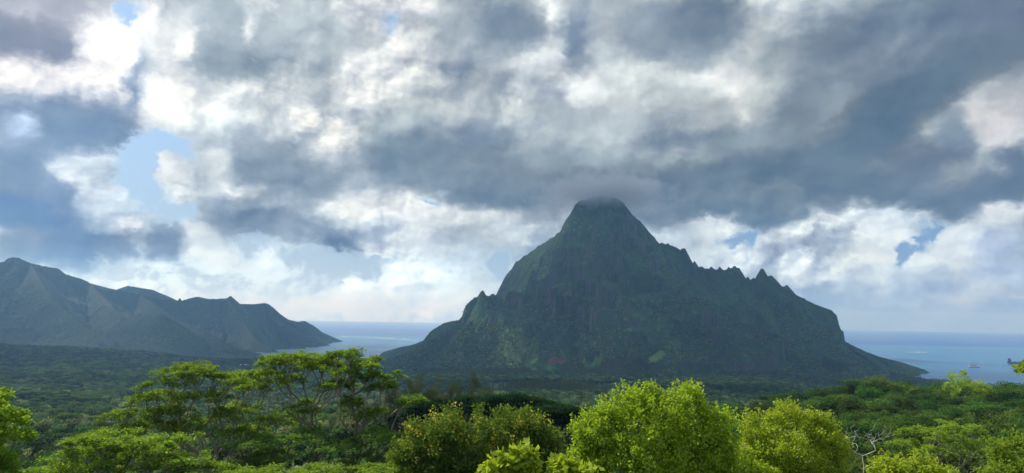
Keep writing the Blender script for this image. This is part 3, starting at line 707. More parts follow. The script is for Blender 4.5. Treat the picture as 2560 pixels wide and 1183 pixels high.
# ------------------------------------------------------------------ tree builders
def leafcards(P, size, rg, flat=0.0, width=.32, droop=0.0, outward=None):
    """one folded leaf per point"""
    n = len(P)
    a = rg.normal(size=(n, 3)); a[:, 2] *= (1-flat*.85)
    a[:, 2] -= droop
    a /= np.linalg.norm(a, axis=1)[:, None]
    nrm = rg.normal(size=(n, 3))*(1-flat*.8); nrm[:, 2] += .35+flat*1.2
    if outward is not None: nrm += outward*2.2
    b = np.cross(nrm, a); b /= np.maximum(1e-6, np.linalg.norm(b, axis=1))[:, None]
    L = (size*rg.uniform(.7, 1.3, n))[:, None]
    V = np.stack([P, P+a*L*.5+b*L*width, P+a*L, P+a*L*.5-b*L*width], 1).reshape(-1, 3)
    Q = np.arange(n*4).reshape(-1, 4)
    return V, Q
def ell(rg, n, c, r, shell=.5):
    d = rg.normal(size=(n, 3)); d /= np.linalg.norm(d, axis=1)[:, None]
    return np.asarray(c)+d*np.asarray(r)*(rg.uniform(shell**3, 1, n)**(1/3))[:, None], d
def tubes(chains, sides=5):
    V = []; Q = []
    for pts, rad_ in chains:
        pts = [np.asarray(p, float) for p in pts]; k0 = len(V)
        for i, p in enumerate(pts):
            t = pts[min(i+1, len(pts)-1)]-pts[max(i-1, 0)]; t = t/max(1e-6, np.linalg.norm(t))
            u = np.cross(t, (1, .3, .1)); u /= max(1e-6, np.linalg.norm(u)); v = np.cross(t, u)
            for s in range(sides):
                a = 2*math.pi*s/sides; V.append(p+(u*math.cos(a)+v*math.sin(a))*rad_[i])
        for i in range(len(pts)-1):
            for s in range(sides):
                a, b = k0+i*sides+s, k0+i*sides+(s+1) % sides
                Q.append((a, b, b+sides, a+sides))
    return np.array(V), np.array(Q)
def skeleton(trunk, targets, rg, r_tip=.02, up_bias=.6, sag=.12, steps=4, power=2.4, minh=0.0):
    """grow limbs from the trunk to each target; pipe-model radii"""
    nodes = [np.asarray(p, float) for p in trunk]; par = [-1]+list(range(len(trunk)-1))
    root_top = nodes[-1]
    order = sorted(range(len(targets)), key=lambda i: np.linalg.norm(targets[i]-root_top))
    tips = []
    for i in order:
        T_ = targets[i]; N = np.array(nodes)
        dv = T_-N; dist = np.linalg.norm(dv, axis=1)
        down = np.maximum(0, N[:, 2]-T_[2]+.15*dist)          # do not leave from above the target
        hz = np.hypot(dv[:, 0], dv[:, 1])
        if up_bias > 1: down = np.maximum(0, hz*1.15-dv[:, 2])*.8
        cost = dist + down*3*up_bias + .25*hz + np.where(N[:, 2] < minh, 50, 0)
        j = int(np.argmin(cost)); a = nodes[j]; L = dist[j]
        prev = j; st = max(2, min(steps, int(L/.5)))
        mid = a+(T_-a)*.5+rg.normal(size=3)*L*.09; mid[2] += L*sag*(1 if up_bias > 0 else -1)*(-.4)
        for k in range(1, st+1):
            t = k/st; q = a*(1-t)**2+2*mid*t*(1-t)+T_*t*t + (rg.normal(size=3)*L*.02 if k < st else 0)
            nodes.append(q); par.append(prev); prev = len(nodes)-1
        tips.append(prev)
    n = len(nodes); ch = [[] for _ in range(n)]
    for i, p in enumerate(par):
        if p >= 0: ch[p].append(i)
    rr = np.zeros(n)
    for i in range(n-1, -1, -1):
        rr[i] = r_tip if not ch[i] else sum(rr[c]**power for c in ch[i])**(1/power)
    chains = []
    def walk(start, prevn):
        pts = [nodes[prevn]] if prevn >= 0 else []; rd = [min(rr[prevn], rr[start]*1.25)] if prevn >= 0 else []
        cur = start
        while True:
            pts.append(nodes[cur]); rd.append(rr[cur])
            if not ch[cur]: break
            big_ = max(ch[cur], key=lambda c: rr[c])
            for c in ch[cur]:
                if c != big_: stack.append((c, cur))
            cur = big_
        chains.append((pts, rd))
    stack = [(0, -1)]
    while stack:
        s_, p_ = stack.pop(); walk(s_, p_)
    return chains
def cat(lst):
    V = []; Q = []; k = 0
    for v, q in lst:
        V.append(v); Q.append(q+k); k += len(v)
    return np.concatenate(V), np.concatenate(Q)

def tree_thing(name, base, label, cat_, clumps, trunk_pts, rg, leaf, bark, leaf_size, per, clump_r, flat=0, width=.32, r_tip=.02, group=None, sag=.12, outward=False, up_bias=.6, droop=0, extra=None, minh=0, steps=4, sides=5):
    """clumps: local points; builds an Empty with trunk and crown"""
    root = empty(name, base)
    tag(root, label, cat_, group)
    ch = skeleton(trunk_pts, [c for c in clumps], rg, r_tip, up_bias, sag, steps, minh=minh)
    v, q = tubes(ch, sides)
    mesh_np('trunk', v, q, bark, root, smooth=True)
    Ps = []; Os = []
    cen = np.mean(clumps, axis=0)
    for c in clumps:
        k = rg.uniform(.55, 1.45)
        if outward:                       # loose sprays that point out and up from the crown
            dr = c-cen; dr = dr/max(1e-6, np.linalg.norm(dr))+rg.normal(size=3)*.45+np.array([0, 0, .35]); dr /= np.linalg.norm(dr)
            for q_ in range(3):
                dq = dr+rg.normal(size=3)*.5; dq /= np.linalg.norm(dq); n_ = int(per*k/3)
                tt = rg.uniform(-.5, 1.5, n_)[:, None]; p = c+dq*tt*clump_r[0]*k+rg.normal(size=(n_, 3))*clump_r[0]*.30*(1.3-tt*.5); Ps.append(p); Os.append(np.repeat(dq[None], n_, 0))
            continue
        p, d = ell(rg, int(per*k), c, np.asarray(clump_r)*k, .35); Ps.append(p); Os.append(d)
    P = np.concatenate(Ps); O = np.concatenate(Os)
    v, q = leafcards(P, leaf_size, rg, flat, width, droop, O*.15 if outward else None)
    mesh_np('crown', v, q, leaf, root)
    return root
def L2(px, py, d, base): return W(px, py, d)-np.asarray(base)

# ---- D: the big bright green round tree
rg = np.random.default_rng(5)
def round_tree(name, lobes, d, base_px, label, leaf, leaf_size, n_cl, per, cr, seed, bark=B_bark, shell=.72, group=None, catg='tree', depth=.8):
    rg = np.random.default_rng(seed)
    bx = W(base_px, 1100, d); base = np.array([bx[0], bx[1], g1(bx[0], bx[1])-.2])
    cl = []; vol = [l[2]*l[3] for l in lobes]; vol = np.array(vol)/sum(vol)
    tries = 0
    E_ = []
    for (px, py, rx, ry) in lobes:
        c = L2(px, py, d, base); s = d/F
        E_.append((c, np.array([rx*s, min(rx, ry*1.6)*s*depth, ry*s])))
    while len(cl) < n_cl and tries < n_cl*60:
        tries += 1
        i = rg.choice(len(lobes), p=vol); c, r = E_[i]
        p, _ = ell(rg, 1, c, r, shell); p = p[0]
        inside = sum(1 for (c2, r2) in E_ if np.sum(((p-c2)/(r2*.8))**2) < 1)
        if inside > 0 and rg.random() < .75: continue
        if p[2] < .8: continue
        if vn(np.array([p[0]/cr/2.6+p[1]/cr/3]), np.array([p[2]/cr/2.2+p[1]/cr/5]), seed)[0] < .24: continue
        if rg.random() < .14: p = c+(p-c)*rg.uniform(1.04, 1.16)
        if cl and min(np.linalg.norm(p-q) for q in cl[-60:]) < cr*.5: continue
        cl.append(p)
    top = np.mean([c for c, r in E_], axis=0)
    tr = [np.zeros(3), np.array([.1*top[0], .1*top[1], top[2]*.25]), np.array([.35*top[0], .3*top[1], top[2]*.45])]
    return tree_thing(name, base, label, catg, cl, tr, rg, leaf, bark, leaf_size, per, (cr, cr, cr*.8), r_tip=.016, outward=True, group=group)
round_tree('broadleaf_tree', [(1620,1111,125,90),(1690,1121,105,95),(1545,1031,52,40),(1492,1081,42,34),(1600,1016,46,30),(1645,1008,36,26),(1712,1006,48,28),(1745,1041,36,30),(1790,1111,64,66),(1835,1156,50,52),(1485,1146,36,54),(1590,1171,110,85),(1530,1096,58,60),(1885,1196,40,24)],
  30, 1660, 'big rounded tree with bright lime green leaves, largest crown at the bottom of the view', L_bright, .128, 450, 105, .36, 5, shell=.55)
round_tree('broadleaf_tree', [(1985,1125,100,72),(2040,1120,56,70),(1965,1050,40,28),(2010,1062,38,28),(1905,1085,46,34),(2070,1150,40,55),(1930,1160,90,60),(1870,1080,24,20)],
  36, 1990, 'yellow green bushy tree just right of the big lime green tree', L_yellow, .125, 310, 95, .36, 6, shell=.55)
round_tree('flowering_tree', [(1190,1110,120,70),(1290,1100,80,58),(1240,1068,90,30),(1235,1090,60,45),(1100,1110,70,45),(1080,1160,85,45),(1240,1170,130,50),(1340,1150,55,50)],
  62, 1200, 'rounded dark tree covered in yellow orange blossom in front of dark hollow', L_flow, .26, 330, 130, .85, 7)
# bottom yellow-green shoots
round_tree('shrub', [(1300,1172,34,26),(1322,1158,14,20),(1265,1190,40,14),(1405,1184,32,20),(1450,1192,34,18),(1388,1170,12,12)],
  11, 1350, 'large leaved yellow green shrub poking into the bottom edge left of the lime green tree', L_yellow, .105, 90, 42, .13, 8, shell=.3, catg='shrub')
round_tree('shrub', [(2250,1182,44,20),(2300,1188,40,18),(2220,1196,30,14),(2340,1198,36,14)],
  24, 2260, 'low yellow green bush at the bottom edge between bare tree and umbrella tree', L_yellow, .11, 90, 90, .28, 9, shell=.3, catg='shrub')
round_tree('broadleaf_tree', [(2570,1150,60,45),(2540,1190,50,30)],
  40, 2560, 'mid green leafy tree in the bottom right corner', L_albz2, .16, 70, 130, .45, 10)
round_tree('broadleaf_tree', [(2404,950,26,20),(2385,965,20,20),(2440,968,30,14)],
  400, 2405, 'bright green tree standing highest on the right ridge against the water', L_bright, .8, 40, 90, 1.8, 12)
round_tree('broadleaf_tree', [(2195,962,26,14),(2172,966,12,12)],
  440, 2190, 'light green tree on the right ridge crest left of the brightest one', L_forest2, .8, 30, 80, 1.9, 13)

# ---- albizia trees (flat feathery layers on fanning limbs)
def albizia(d, base_px, layers, label, leaf, seed, per=150, rad_=.85, name='albizia_tree', bark=B_pale, ls=.25, r_tip=.03, tall=None, lean=0, dens=3.0, thick=.15):
    """layers: (x0, x1, y of the plate, droop at its ends, number of plates); each plate is a small flat spray group"""
    rg = np.random.default_rng(seed)
    bx = W(base_px, 1150, d); base = np.array([bx[0], bx[1], g1(bx[0], bx[1])-.2])
    cl = []
    for (x0, x1, yt, dy, n) in layers:
        n = int(round(n*dens))
        for k in range(n):
            u = (k+rg.uniform(.2, .8))/n; px = x0+(x1-x0)*u
            p = L2(px, yt+(2*u-1)**2*dy+rg.normal()*3.2, d, base); p[1] += rg.uniform(-3.2, 3.2)
            cl.append(p)
    H = max(c[2] for c in cl)
    th = (tall if tall else H*.3)*1.15
    tr = [np.zeros(3), np.array([lean*.3, .1, th*.5]), np.array([lean, 0, th])]
    root = empty(name, base); tag(root, label, 'tree')
    ch = skeleton(tr, cl, rg, r_tip, 1.9, .42, 7, 2.2)
    v, q = tubes(ch, 6); mesh_np('trunk', v, q, bark, root, smooth=True)
    Ps = []
    for c in cl:
        k = rg.uniform(.55, 1.35); m_ = int(per*k/5)
        for j in range(5):                       # a plate is five overlapping sprays
            a = rg.uniform(0, 6.283); o = np.array([math.cos(a), math.sin(a), 0])*rad_*k*.55*rg.uniform(.3, 1); o[2] = rg.normal()*thick*.8
            p, _ = ell(rg, m_, c+o, (rad_*k*.62, rad_*k*.62, thick), .1); p[:, 2] -= ((p[:, 0]-c[0])**2+(p[:, 1]-c[1])**2)/(rad_**2)*.12
            Ps.append(p)
    v, q = leafcards(np.concatenate(Ps), ls, rg, .8, .26)
    mesh_np('crown', v, q, leaf, root)
    return root
albizia(76, 772, [(645,850,887,18,13),(660,835,901,10,9),(632,712,926,6,5),(735,862,912,10,7),(690,760,945,6,4),(800,880,958,6,4),(728,800,1010,6,4)],
  'tall flat topped feathery tree with fanned pale limbs, standing centre left', L_albz, 21, tall=6)
albizia(74, 882, [(836,892,881,5,5),(872,948,904,8,6),(845,905,925,6,4),(905,992,934,8,6),(822,880,958,6,4),(930,985,962,6,4),(1000,1052,997,8,5),(850,905,1000,6,4),(905,955,1025,5,3)],
  'slender feathery tree with open crown right of the tallest flat topped one', L_albz, 22, per=200, tall=9, r_tip=.04)
albizia(72, 505, [(408,525,915,12,9),(440,560,935,8,8),(335,450,985,18,9),(455,560,985,10,7),(560,650,950,10,6),(380,470,1020,10,6),(510,610,1030,8,6),(215,330,1078,12,8),(330,440,1050,10,7),(265,380,1030,14,6),(420,520,1060,8,6),(540,640,1075,8,5),(380,480,950,10,4)],
  'broad feathery tree with stacked green tiers at the left of the feathery group', L_albz, 23, tall=4)
albizia(84, 618, [(560,695,935,12,10),(600,700,960,8,7),(560,640,1010,8,5),(640,740,1040,10,7),(590,660,1075,6,5)],
  'feathery tree squeezed between the tiered tree and the tallest flat topped one', L_albz, 24, tall=6)
albizia(60, 345, [(205,330,1085,14,10),(330,460,1098,12,9),(170,300,1118,14,10),(300,440,1130,12,9),(120,240,1150,16,6),(240,400,1156,12,6),(60,200,1178,10,7),(400,520,1140,10,6)],
  'low spreading light green feathery tree filling the lower left', L_albz2, 25, tall=3, ls=.24)
albizia(70, 690, [(590,700,1100,10,8),(720,800,1085,8,6),(610,720,1140,8,8),(800,900,1110,8,7),(900,1000,1085,8,7),(540,640,1165,8,7),(860,960,1150,8,7)],
  'shaded low feathery tree beneath the tall group at the bottom edge', L_forest2, 26, bark=B_bark, tall=4)
albizia(58, 560, [(430,540,1180,8,8),(560,700,1184,8,9),(880,1000,1180,8,8),(720,860,1178,8,8)],
  'lowest light green sprays of a feathery tree along the bottom edge', L_albz2, 28, tall=2)
albizia(82, 2392, [(2305,2440,1060,16,10),(2270,2380,1082,10,8),(2380,2500,1090,12,8),(2250,2330,1108,8,6),(2330,2440,1105,8,7),(2430,2500,1122,8,5),(2280,2350,1132,6,4)],
  'umbrella shaped pale limbed tree with thin green tiers, lower right', L_albz2, 27, per=150, tall=9, bark=B_pale, dens=1.5, r_tip=.028)
# darker umbrella trees in the hollow
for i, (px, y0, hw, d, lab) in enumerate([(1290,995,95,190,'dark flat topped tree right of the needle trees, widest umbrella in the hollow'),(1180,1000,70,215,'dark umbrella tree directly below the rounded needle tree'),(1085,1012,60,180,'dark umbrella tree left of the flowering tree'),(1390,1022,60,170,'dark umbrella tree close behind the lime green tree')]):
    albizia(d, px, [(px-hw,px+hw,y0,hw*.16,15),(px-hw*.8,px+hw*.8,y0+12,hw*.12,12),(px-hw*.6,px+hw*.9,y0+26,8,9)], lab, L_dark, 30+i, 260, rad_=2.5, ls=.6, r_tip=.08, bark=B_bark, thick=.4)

# ---- needle trees (casuarina)
def casuarina(px, ytop, wpx, d, label, seed, leaf=L_casu, group=None):
    rg = np.random.default_rng(seed)
    bx = W(px, 1000, d); base = np.array([bx[0], bx[1], g1(bx[0], bx[1])-.3]); s = d/F
    top = W(px, ytop, d)[2]-base[2]
    ld = [(rg.uniform(-.42, .42)*wpx*s, rg.uniform(-.3, .3)*wpx*s, q) for q in (1.0, .93, .86, .9, .75, .8)]; cl = []
    for k in range(110):
        a = ld[k % len(ld)]; h_ = rg.uniform(.2, 1.0)*a[2]; w_ = wpx*.26*s*(1-(h_/a[2])**2*.85)*rg.uniform(.1, 1)
        b = rg.uniform(0, 2*math.pi)
        cl.append(np.array([a[0]*h_+math.cos(b)*w_, a[1]*h_+math.sin(b)*w_, h_*top-rg.uniform(0, 1)]))
    tr = [np.array([0, 0, top*t]) for t in (0, .2, .4, .6, .8)]
    return tree_thing('casuarina_tree', base, label, 'tree', cl, tr, rg, leaf, B_bark, 1.0, 60, (1.0, 1.0, 1.5), width=.05, r_tip=.04, droop=.4, group=group, minh=2)
cas = [(1025,922,85,250,'tall wispy needle tree rising right behind the feathery trees'),(1068,940,66,262,'narrow needle tree second from the left of its row'),(1112,948,70,270,'ragged needle tree in the middle of its row'),
       (1172,926,96,255,'widest rounded olive needle tree of the row'),(985,942,60,240,'thin needle tree half hidden by the feathery crown'),(1140,962,40,280,'short needle tree left of the rounded olive one'),(1215,958,30,300,'small needle tree at the right end of the row')]
for i, (px, yt, wp, d, lab) in enumerate(cas): casuarina(px, yt, wp, d, lab, 40+i)

# ---- bare bleached tree
rg = np.random.default_rng(60)
bx = W(2160, 1183, 75); base = np.array([bx[0], bx[1], g1(bx[0], bx[1])-.2])
tips = [L2(x, y, 75+rg.uniform(-1.5, 1.5), base) for x, y in [(2112,1078),(2118,1092),(2126,1070),(2138,1080),(2150,1068),(2120,1110),(2135,1100),(2170,1078),(2185,1072),(2196,1080),(2212,1066),(2214,1074),(2190,1092),(2176,1100),(2200,1098),(2158,1095),(2130,1125),(2190,1115),(2116,1086),(2145,1090),(2205,1070),(2180,1085)]]
root = empty('bare_tree', base); tag(root, 'leafless bleached tree with forked white branches, right of the yellow green tree', 'tree')
tr = [np.zeros(3), L2(2162,1240,75,base), L2(2158,1200,75,base), L2(2160,1165,75,base), L2(2156,1140,75,base)]
tips += [np.asarray(t_)+rg.normal(size=3)*np.array([.35, .3, .3])-np.array([0, 0, .15]) for t_ in tips for _ in (0, 1)]
v, q = tubes(skeleton(tr, tips, rg, .013, .6, .1, 5, 2.05), 6); mesh_np('trunk', v, q, B_white, root, smooth=True)

# ---- branches of a tree beside the lookout, at the left edge and the right edge
def near_edge(name, pts, d, tr_px, label, leaf, ls, per, cr, seed):
    rg = np.random.default_rng(seed)
    bx = W(tr_px[0], tr_px[1], d); base = np.array([bx[0], bx[1], g1(bx[0], bx[1])-.2])
    cl = [L2(x, y, d+rg.uniform(-.8, .8), base) for x, y in pts]
    H = np.mean([c[2] for c in cl])
    tr = [np.zeros(3), np.array([0, 0, H*.4]), np.array([.1, 0, H*.7]), np.array([.15, 0, H])]
    return tree_thing(name, base, label, 'tree', cl, tr, rg, leaf, B_bark, ls, per, (cr, cr, cr*.45), flat=.5, width=.28, r_tip=.010, up_bias=.2)
le = []
rg = np.random.default_rng(61)
for (y, xe) in ((985,34),(1000,18),(1030,60),(1045,45),(1050,70),(1080,78),(1090,80),(1092,40),(1075,15),(1060,10),(1140,30),(1150,44),(1165,30),(1180,50),(1135,8),(1120,2),(1010,5)):
    for k in range(4): le.append((xe-rg.uniform(0, 1)*min(xe+20, 50), y+rg.normal()*6))
for k in range(40): le.append((rg.uniform(-160, -25), rg.uniform(950, 1190)))
near_edge('feathery_tree', le, 19, (-190, 1100), 'feathery tree cut off by the left edge, bright yellow green sprays', L_albz2, .085, 110, .17, 62)
near_edge('shrub_tree', [(2556,915),(2562,925),(2550,922),(2575,915),(2590,930),(2600,900),(2580,960),(2610,950),(2620,1000),(2562,908)], 16, (2640, 1100), 'leafy twig reaching in from the right edge over the bay', L_albz2, .10, 26, .10, 63)

# ------------------------------------------------------------------ forest trees
def proto_round(seed, leaf, bark, H=11.0, r=4.4, n=520, ls=1.0, lob=7):
    rg = np.random.default_rng(seed); Ps = []; Os = []
    for k in range(lob):
        a = rg.uniform(0, 2*math.pi); q = r*.62*math.sqrt(rg.uniform(0, 1)) if k else 0
        c = np.array([math.cos(a)*q, math.sin(a)*q, H*.62+rg.uniform(-1.2, 1.5)-(q*.35)])
        rr = r*rg.uniform(.38, .62)
        p, d = ell(rg, n//lob, c, (rr, rr, rr*.72), .75); Ps.append(p); Os.append(d)
    P = np.concatenate(Ps); O = np.concatenate(Os)
    keep = P[:, 2] > H*.3; P, O = P[keep], O[keep]
    v, q = leafcards(P, ls, rg, .3, .36, 0, O*.6)
    tv, tq = tubes([([(0, 0, -3), (0, 0, H*.3), (.2, .1, H*.7)], (.32, .24, .1))], 4)
    V, Q = cat([(v, q), (tv, tq)])
    mi = np.concatenate([np.zeros(len(q)), np.ones(len(tq))])
    return mesh_np('forest_tree', V, Q, [leaf, bark], matidx=mi, link=False)
def proto_flat(seed, leaf, bark, H=13, r=6.5, n=520, ls=1.0):
    rg = np.random.default_rng(seed); Ps = []
    for k in range(9):
        a = rg.uniform(0, 2*math.pi); q = r*.7*math.sqrt(rg.uniform(0, 1))
        c = np.array([math.cos(a)*q, math.sin(a)*q, H*.82-q*.25+rg.uniform(-.6, .9)])
        p, d = ell(rg, n//9, c, (r*.36, r*.36, .5), .2); Ps.append(p)
    v, q = leafcards(np.concatenate(Ps), ls, rg, .8, .3)
    ch = [([(0, 0, -3), (0, 0, H*.4)], (.35, .3))]+[([(0, 0, H*.38), (math.cos(a)*r*.3, math.sin(a)*r*.3, H*.65), (math.cos(a)*r*.6, math.sin(a)*r*.6, H*.78)], (.2, .14, .06)) for a in rg.uniform(0, 6.28, 5)]
    tv, tq = tubes(ch, 4); V, Q = cat([(v, q), (tv, tq)])
    return mesh_np('umbrella_tree', V, Q, [leaf, bark], matidx=np.concatenate([np.zeros(len(q)), np.ones(len(tq))]), link=False)
def proto_cone(seed, leaf, bark, H=18, r=2.6, n=260, ls=1.3):
    rg = np.random.default_rng(seed); h_ = rg.uniform(.15, 1, n)**.8; a = rg.uniform(0, 6.283, n); q = r*(1-h_**2.2)*rg.uniform(.3, 1, n)
    P = np.stack([np.cos(a)*q, np.sin(a)*q, h_*H], 1)
    v, q2 = leafcards(P, ls, rg, 0, .16, -.5)
    tv, tq = tubes([([(0, 0, -2), (0, 0, H*.9)], (.25, .08))], 4); V, Q = cat([(v, q2), (tv, tq)])
    return mesh_np('conifer_tree', V, Q, [leaf, bark], matidx=np.concatenate([np.zeros(len(q2)), np.ones(len(tq))]), link=False)
def collection(objs, name):
    c = bpy.data.collections.new(name)
    for o in objs: c.objects.link(o)
    return c
near_protos = [proto_round(70+i, L_forest, B_bark, n=1500, ls=.62, H=11+i, r=5+.5*i, lob=11) for i in range(3)] + [proto_round(75, L_forest2, B_bark, n=1400, ls=.62), proto_flat(76, L_forest, B_bark, n=1200, ls=.62)]
dark_protos = [proto_round(80+i, L_valley, B_bark, n=620, ls=.95, H=10+i, r=4.2+.5*i) for i in range(3)] + [proto_flat(85, L_valley, B_bark, n=560, ls=.95), proto_round(86, L_pale, B_bark, n=560, ls=.95)]
far_protos = [proto_round(90+i, L_darkv, B_bark, n=150, ls=1.9, H=11, r=4.8, lob=5) for i in range(3)] + [proto_flat(94, L_valley, B_bark, n=150, ls=1.9)]
foot_protos = [proto_round(190+i, L_valley, B_bark, n=130, ls=1.9, H=10, r=4.6, lob=5) for i in range(2)] + [proto_flat(194, L_foot, B_bark, n=130, ls=1.9), proto_round(195, L_foot, B_bark, n=130, ls=1.9, H=10, r=4.6, lob=5)]
con_protos = [proto_cone(95+i, L_casu, B_bark, H=17+2*i) for i in range(3)]
light_protos = [proto_round(98, L_forest2, B_bark, n=620, ls=.95), proto_flat(99, L_forest2, B_bark, n=560, ls=.95)]

def scatter(name, P, S, IDX, protos, label, cat_):
    """one stuff object: trees standing on the points of a mesh"""
    me = bpy.data.meshes.new(name); me.vertices.add(len(P)); me.vertices.foreach_set('co', np.asarray(P, np.float32).ravel())
    rg = np.random.default_rng(len(P))
    for nm, arr, ty in (('ts', S, 'FLOAT'), ('tr', rg.uniform(0, 6.283, len(P)), 'FLOAT'), ('ti', IDX, 'INT')):
        at = me.attributes.new(nm, ty, 'POINT'); at.data.foreach_set('value', np.asarray(arr, np.float32 if ty == 'FLOAT' else np.int32))
    o = bpy.data.objects.new(name, me); COL.objects.link(o)
    ng = bpy.data.node_groups.new(name+'_nodes', 'GeometryNodeTree')
    ng.interface.new_socket('Geometry', in_out='INPUT', socket_type='NodeSocketGeometry'); ng.interface.new_socket('Geometry', in_out='OUTPUT', socket_type='NodeSocketGeometry')
    gi = ng.nodes.new('NodeGroupInput'); go = ng.nodes.new('NodeGroupOutput')
    ci = ng.nodes.new('GeometryNodeCollectionInfo'); ci.inputs['Collection'].default_value = collection(protos, name+'_kinds'); ci.inputs['Separate Children'].default_value = True; ci.inputs['Reset Children'].default_value = True
    ip = ng.nodes.new('GeometryNodeInstanceOnPoints'); ip.inputs['Pick Instance'].default_value = True
    def att(nm, ty):
        a = ng.nodes.new('GeometryNodeInputNamedAttribute'); a.data_type = ty; a.inputs['Name'].default_value = nm; return a.outputs['Attribute']
    ng.links.new(gi.outputs[0], ip.inputs['Points']); ng.links.new(ci.outputs[0], ip.inputs['Instance'])
    ng.links.new(att('ti', 'INT'), ip.inputs['Instance Index'])
    cx = ng.nodes.new('ShaderNodeCombineXYZ'); ng.links.new(att('tr', 'FLOAT'), cx.inputs[2]); ng.links.new(cx.outputs[0], ip.inputs['Rotation'])
    ng.links.new(att('ts', 'FLOAT'), ip.inputs['Scale'])
    ng.links.new(ip.outputs[0], go.inputs[0])
    md = o.modifiers.new('trees', 'NODES'); md.node_group = ng
    tag(o, label, cat_, None, 'stuff')
    return o
def jgrid(y0, y1, step, seed, az=41):
    rg = np.random.default_rng(seed); hw = y1*math.tan(R(az))
    xs = np.arange(-hw, hw, step); ys = np.arange(y0, y1, step); X, Y = np.meshgrid(xs, ys)
    X = X.ravel()+rg.uniform(-.42, .42, X.size)*step; Y = Y.ravel()+rg.uniform(-.42, .42, Y.size)*step
    k = (Y > y0) & (np.abs(X) < (Y+20)*math.tan(R(az)))
    return X[k], Y[k], rg
# near belt 92..520 m
X, Y, rg = jgrid(92, 520, 7.6, 101); Z = ground(X, Y)
px, py = project(X, Y, Z+10)
n = len(X); S = rg.uniform(.6, 1.3, n)*(.75+.5*vn(X/40, Y/40, 5))
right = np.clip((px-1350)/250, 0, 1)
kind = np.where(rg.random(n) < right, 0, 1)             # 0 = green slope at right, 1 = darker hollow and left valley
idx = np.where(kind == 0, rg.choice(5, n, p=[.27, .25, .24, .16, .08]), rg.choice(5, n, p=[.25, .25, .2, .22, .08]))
hollow = (px > 950) & (px < 1500) & (Y < 240)
S = np.where(hollow & (Y < 150), S*.75, S)
inview = (px > -60) & (px < 2620) & (py < 1230)
d_ = np.hypot(X, Y); order = np.argsort(d_ + np.where(inview, 0, 1e6))
ind = np.zeros(n, bool)
flat_ = ((kind == 0) & (idx == 4)) | ((kind == 1) & (idx == 3))
tot = [i for i in order if inview[i] and not flat_[i]][:290] + [i for i in order if inview[i] and flat_[i]][:90]
cR = [i for i in tot if kind[i] == 0]; cH = [i for i in tot if kind[i] == 1 and px[i] > 700]; cL = [i for i in tot if kind[i] == 1 and px[i] <= 700]
def individuals(sel, protos, label, group):
    for i in sel:
        src = protos[idx[i]]
        c = src.copy(); c.location = (X[i], Y[i], Z[i]-.2); c.rotation_euler = (0, 0, rg.uniform(0, 6.28)); s_ = S[i]; c.scale = (s_, s_, s_*rg.uniform(.9, 1.15))
        c.name = src.name.split('.')[0]; COL.objects.link(c)
        tag(c, label, 'tree', group); ind[i] = True
individuals(cR, near_protos, 'rounded green tree packed into the forest on the right hand slope', 'trees of the right hand slope')
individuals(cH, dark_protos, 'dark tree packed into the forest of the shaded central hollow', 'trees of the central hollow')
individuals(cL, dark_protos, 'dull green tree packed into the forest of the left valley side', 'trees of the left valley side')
k = ~ind & (kind == 0); scatter('forest', np.stack([X, Y, Z-.2], 1)[k], S[k], idx[k], near_protos, 'mass of green treetops covering the far part of the right slope', 'forest')
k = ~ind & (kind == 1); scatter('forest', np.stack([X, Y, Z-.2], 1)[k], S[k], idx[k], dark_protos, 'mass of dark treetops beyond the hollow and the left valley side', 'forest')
# middle belt 520..1250 m
X, Y, rg = jgrid(520, 1250, 8.5, 102); Z = ground(X, Y); n = len(X)
k = (Z > 2) & clear_of_fields(X, Y, Z+9); X, Y, Z = X[k], Y[k], Z[k]; n = len(X)
px, py = project(X, Y, Z); S = rg.uniform(.65, 1.4, n)*(.8+.4*vn(X/70, Y/70, 6)); idx = np.where(rg.random(n) < np.clip((480-px)/450, 0, .6)*np.clip((Y-600)/300, 0, 1)*(vn(X/110, Y/60, 31) > .42), 4, rg.choice(5, n, p=[.26, .26, .22, .20, .06]))  # pale trees crowd the left; their paleness also stands in for sunlight
scatter('forest', np.stack([X, Y, Z-.2], 1), S, idx, dark_protos, 'hazy dark forest filling the valley below the near ridges', 'forest')
# far belt on the valley floor
X, Y, rg = jgrid(1250, 2750, 11, 103); Z = ground(X, Y)
px, py = project(X, Y, Z)
k = (Z > 3) & clear_of_fields(X, Y, Z+9) & ~((px > 1215) & (px < 1560) & (Y < 1700)); X, Y, Z = X[k], Y[k], Z[k]; n = len(X)
scatter('forest', np.stack([X, Y, Z+1], 1), rg.uniform(.8, 1.4, n), rg.choice(4, n), far_protos, 'distant forest on the valley floor below the mountains', 'forest')
rg = np.random.default_rng(140); gx, gy = np.meshgrid(np.arange(-500, 2150, 11.5), np.arange(2250, 3650, 11.5)); X = (gx+rg.uniform(-5, 5, gx.shape)).ravel(); Y = (gy+rg.uniform(-5, 5, gy.shape)).ravel()
Zm = mountain(X, Y, True); k = (Zm > ground(X, Y)+1) & (Zm < 330+60*fbm(X/200, Y/200, 3, 5)); X, Y, Zm = X[k], Y[k], Zm[k]
sl = np.abs(mountain(X, Y-6, True)-Zm)/6; k = (sl < 1.0) & clear_of_fields(X, Y, Zm+8); X, Y, Zm = X[k], Y[k], Zm[k]; n = len(X)
scatter('forest', np.stack([X, Y, Zm], 1), rg.uniform(.7, 1.25, n), rg.choice(4, n), foot_protos, 'dense forest climbing the foot of the great mountain', 'forest')
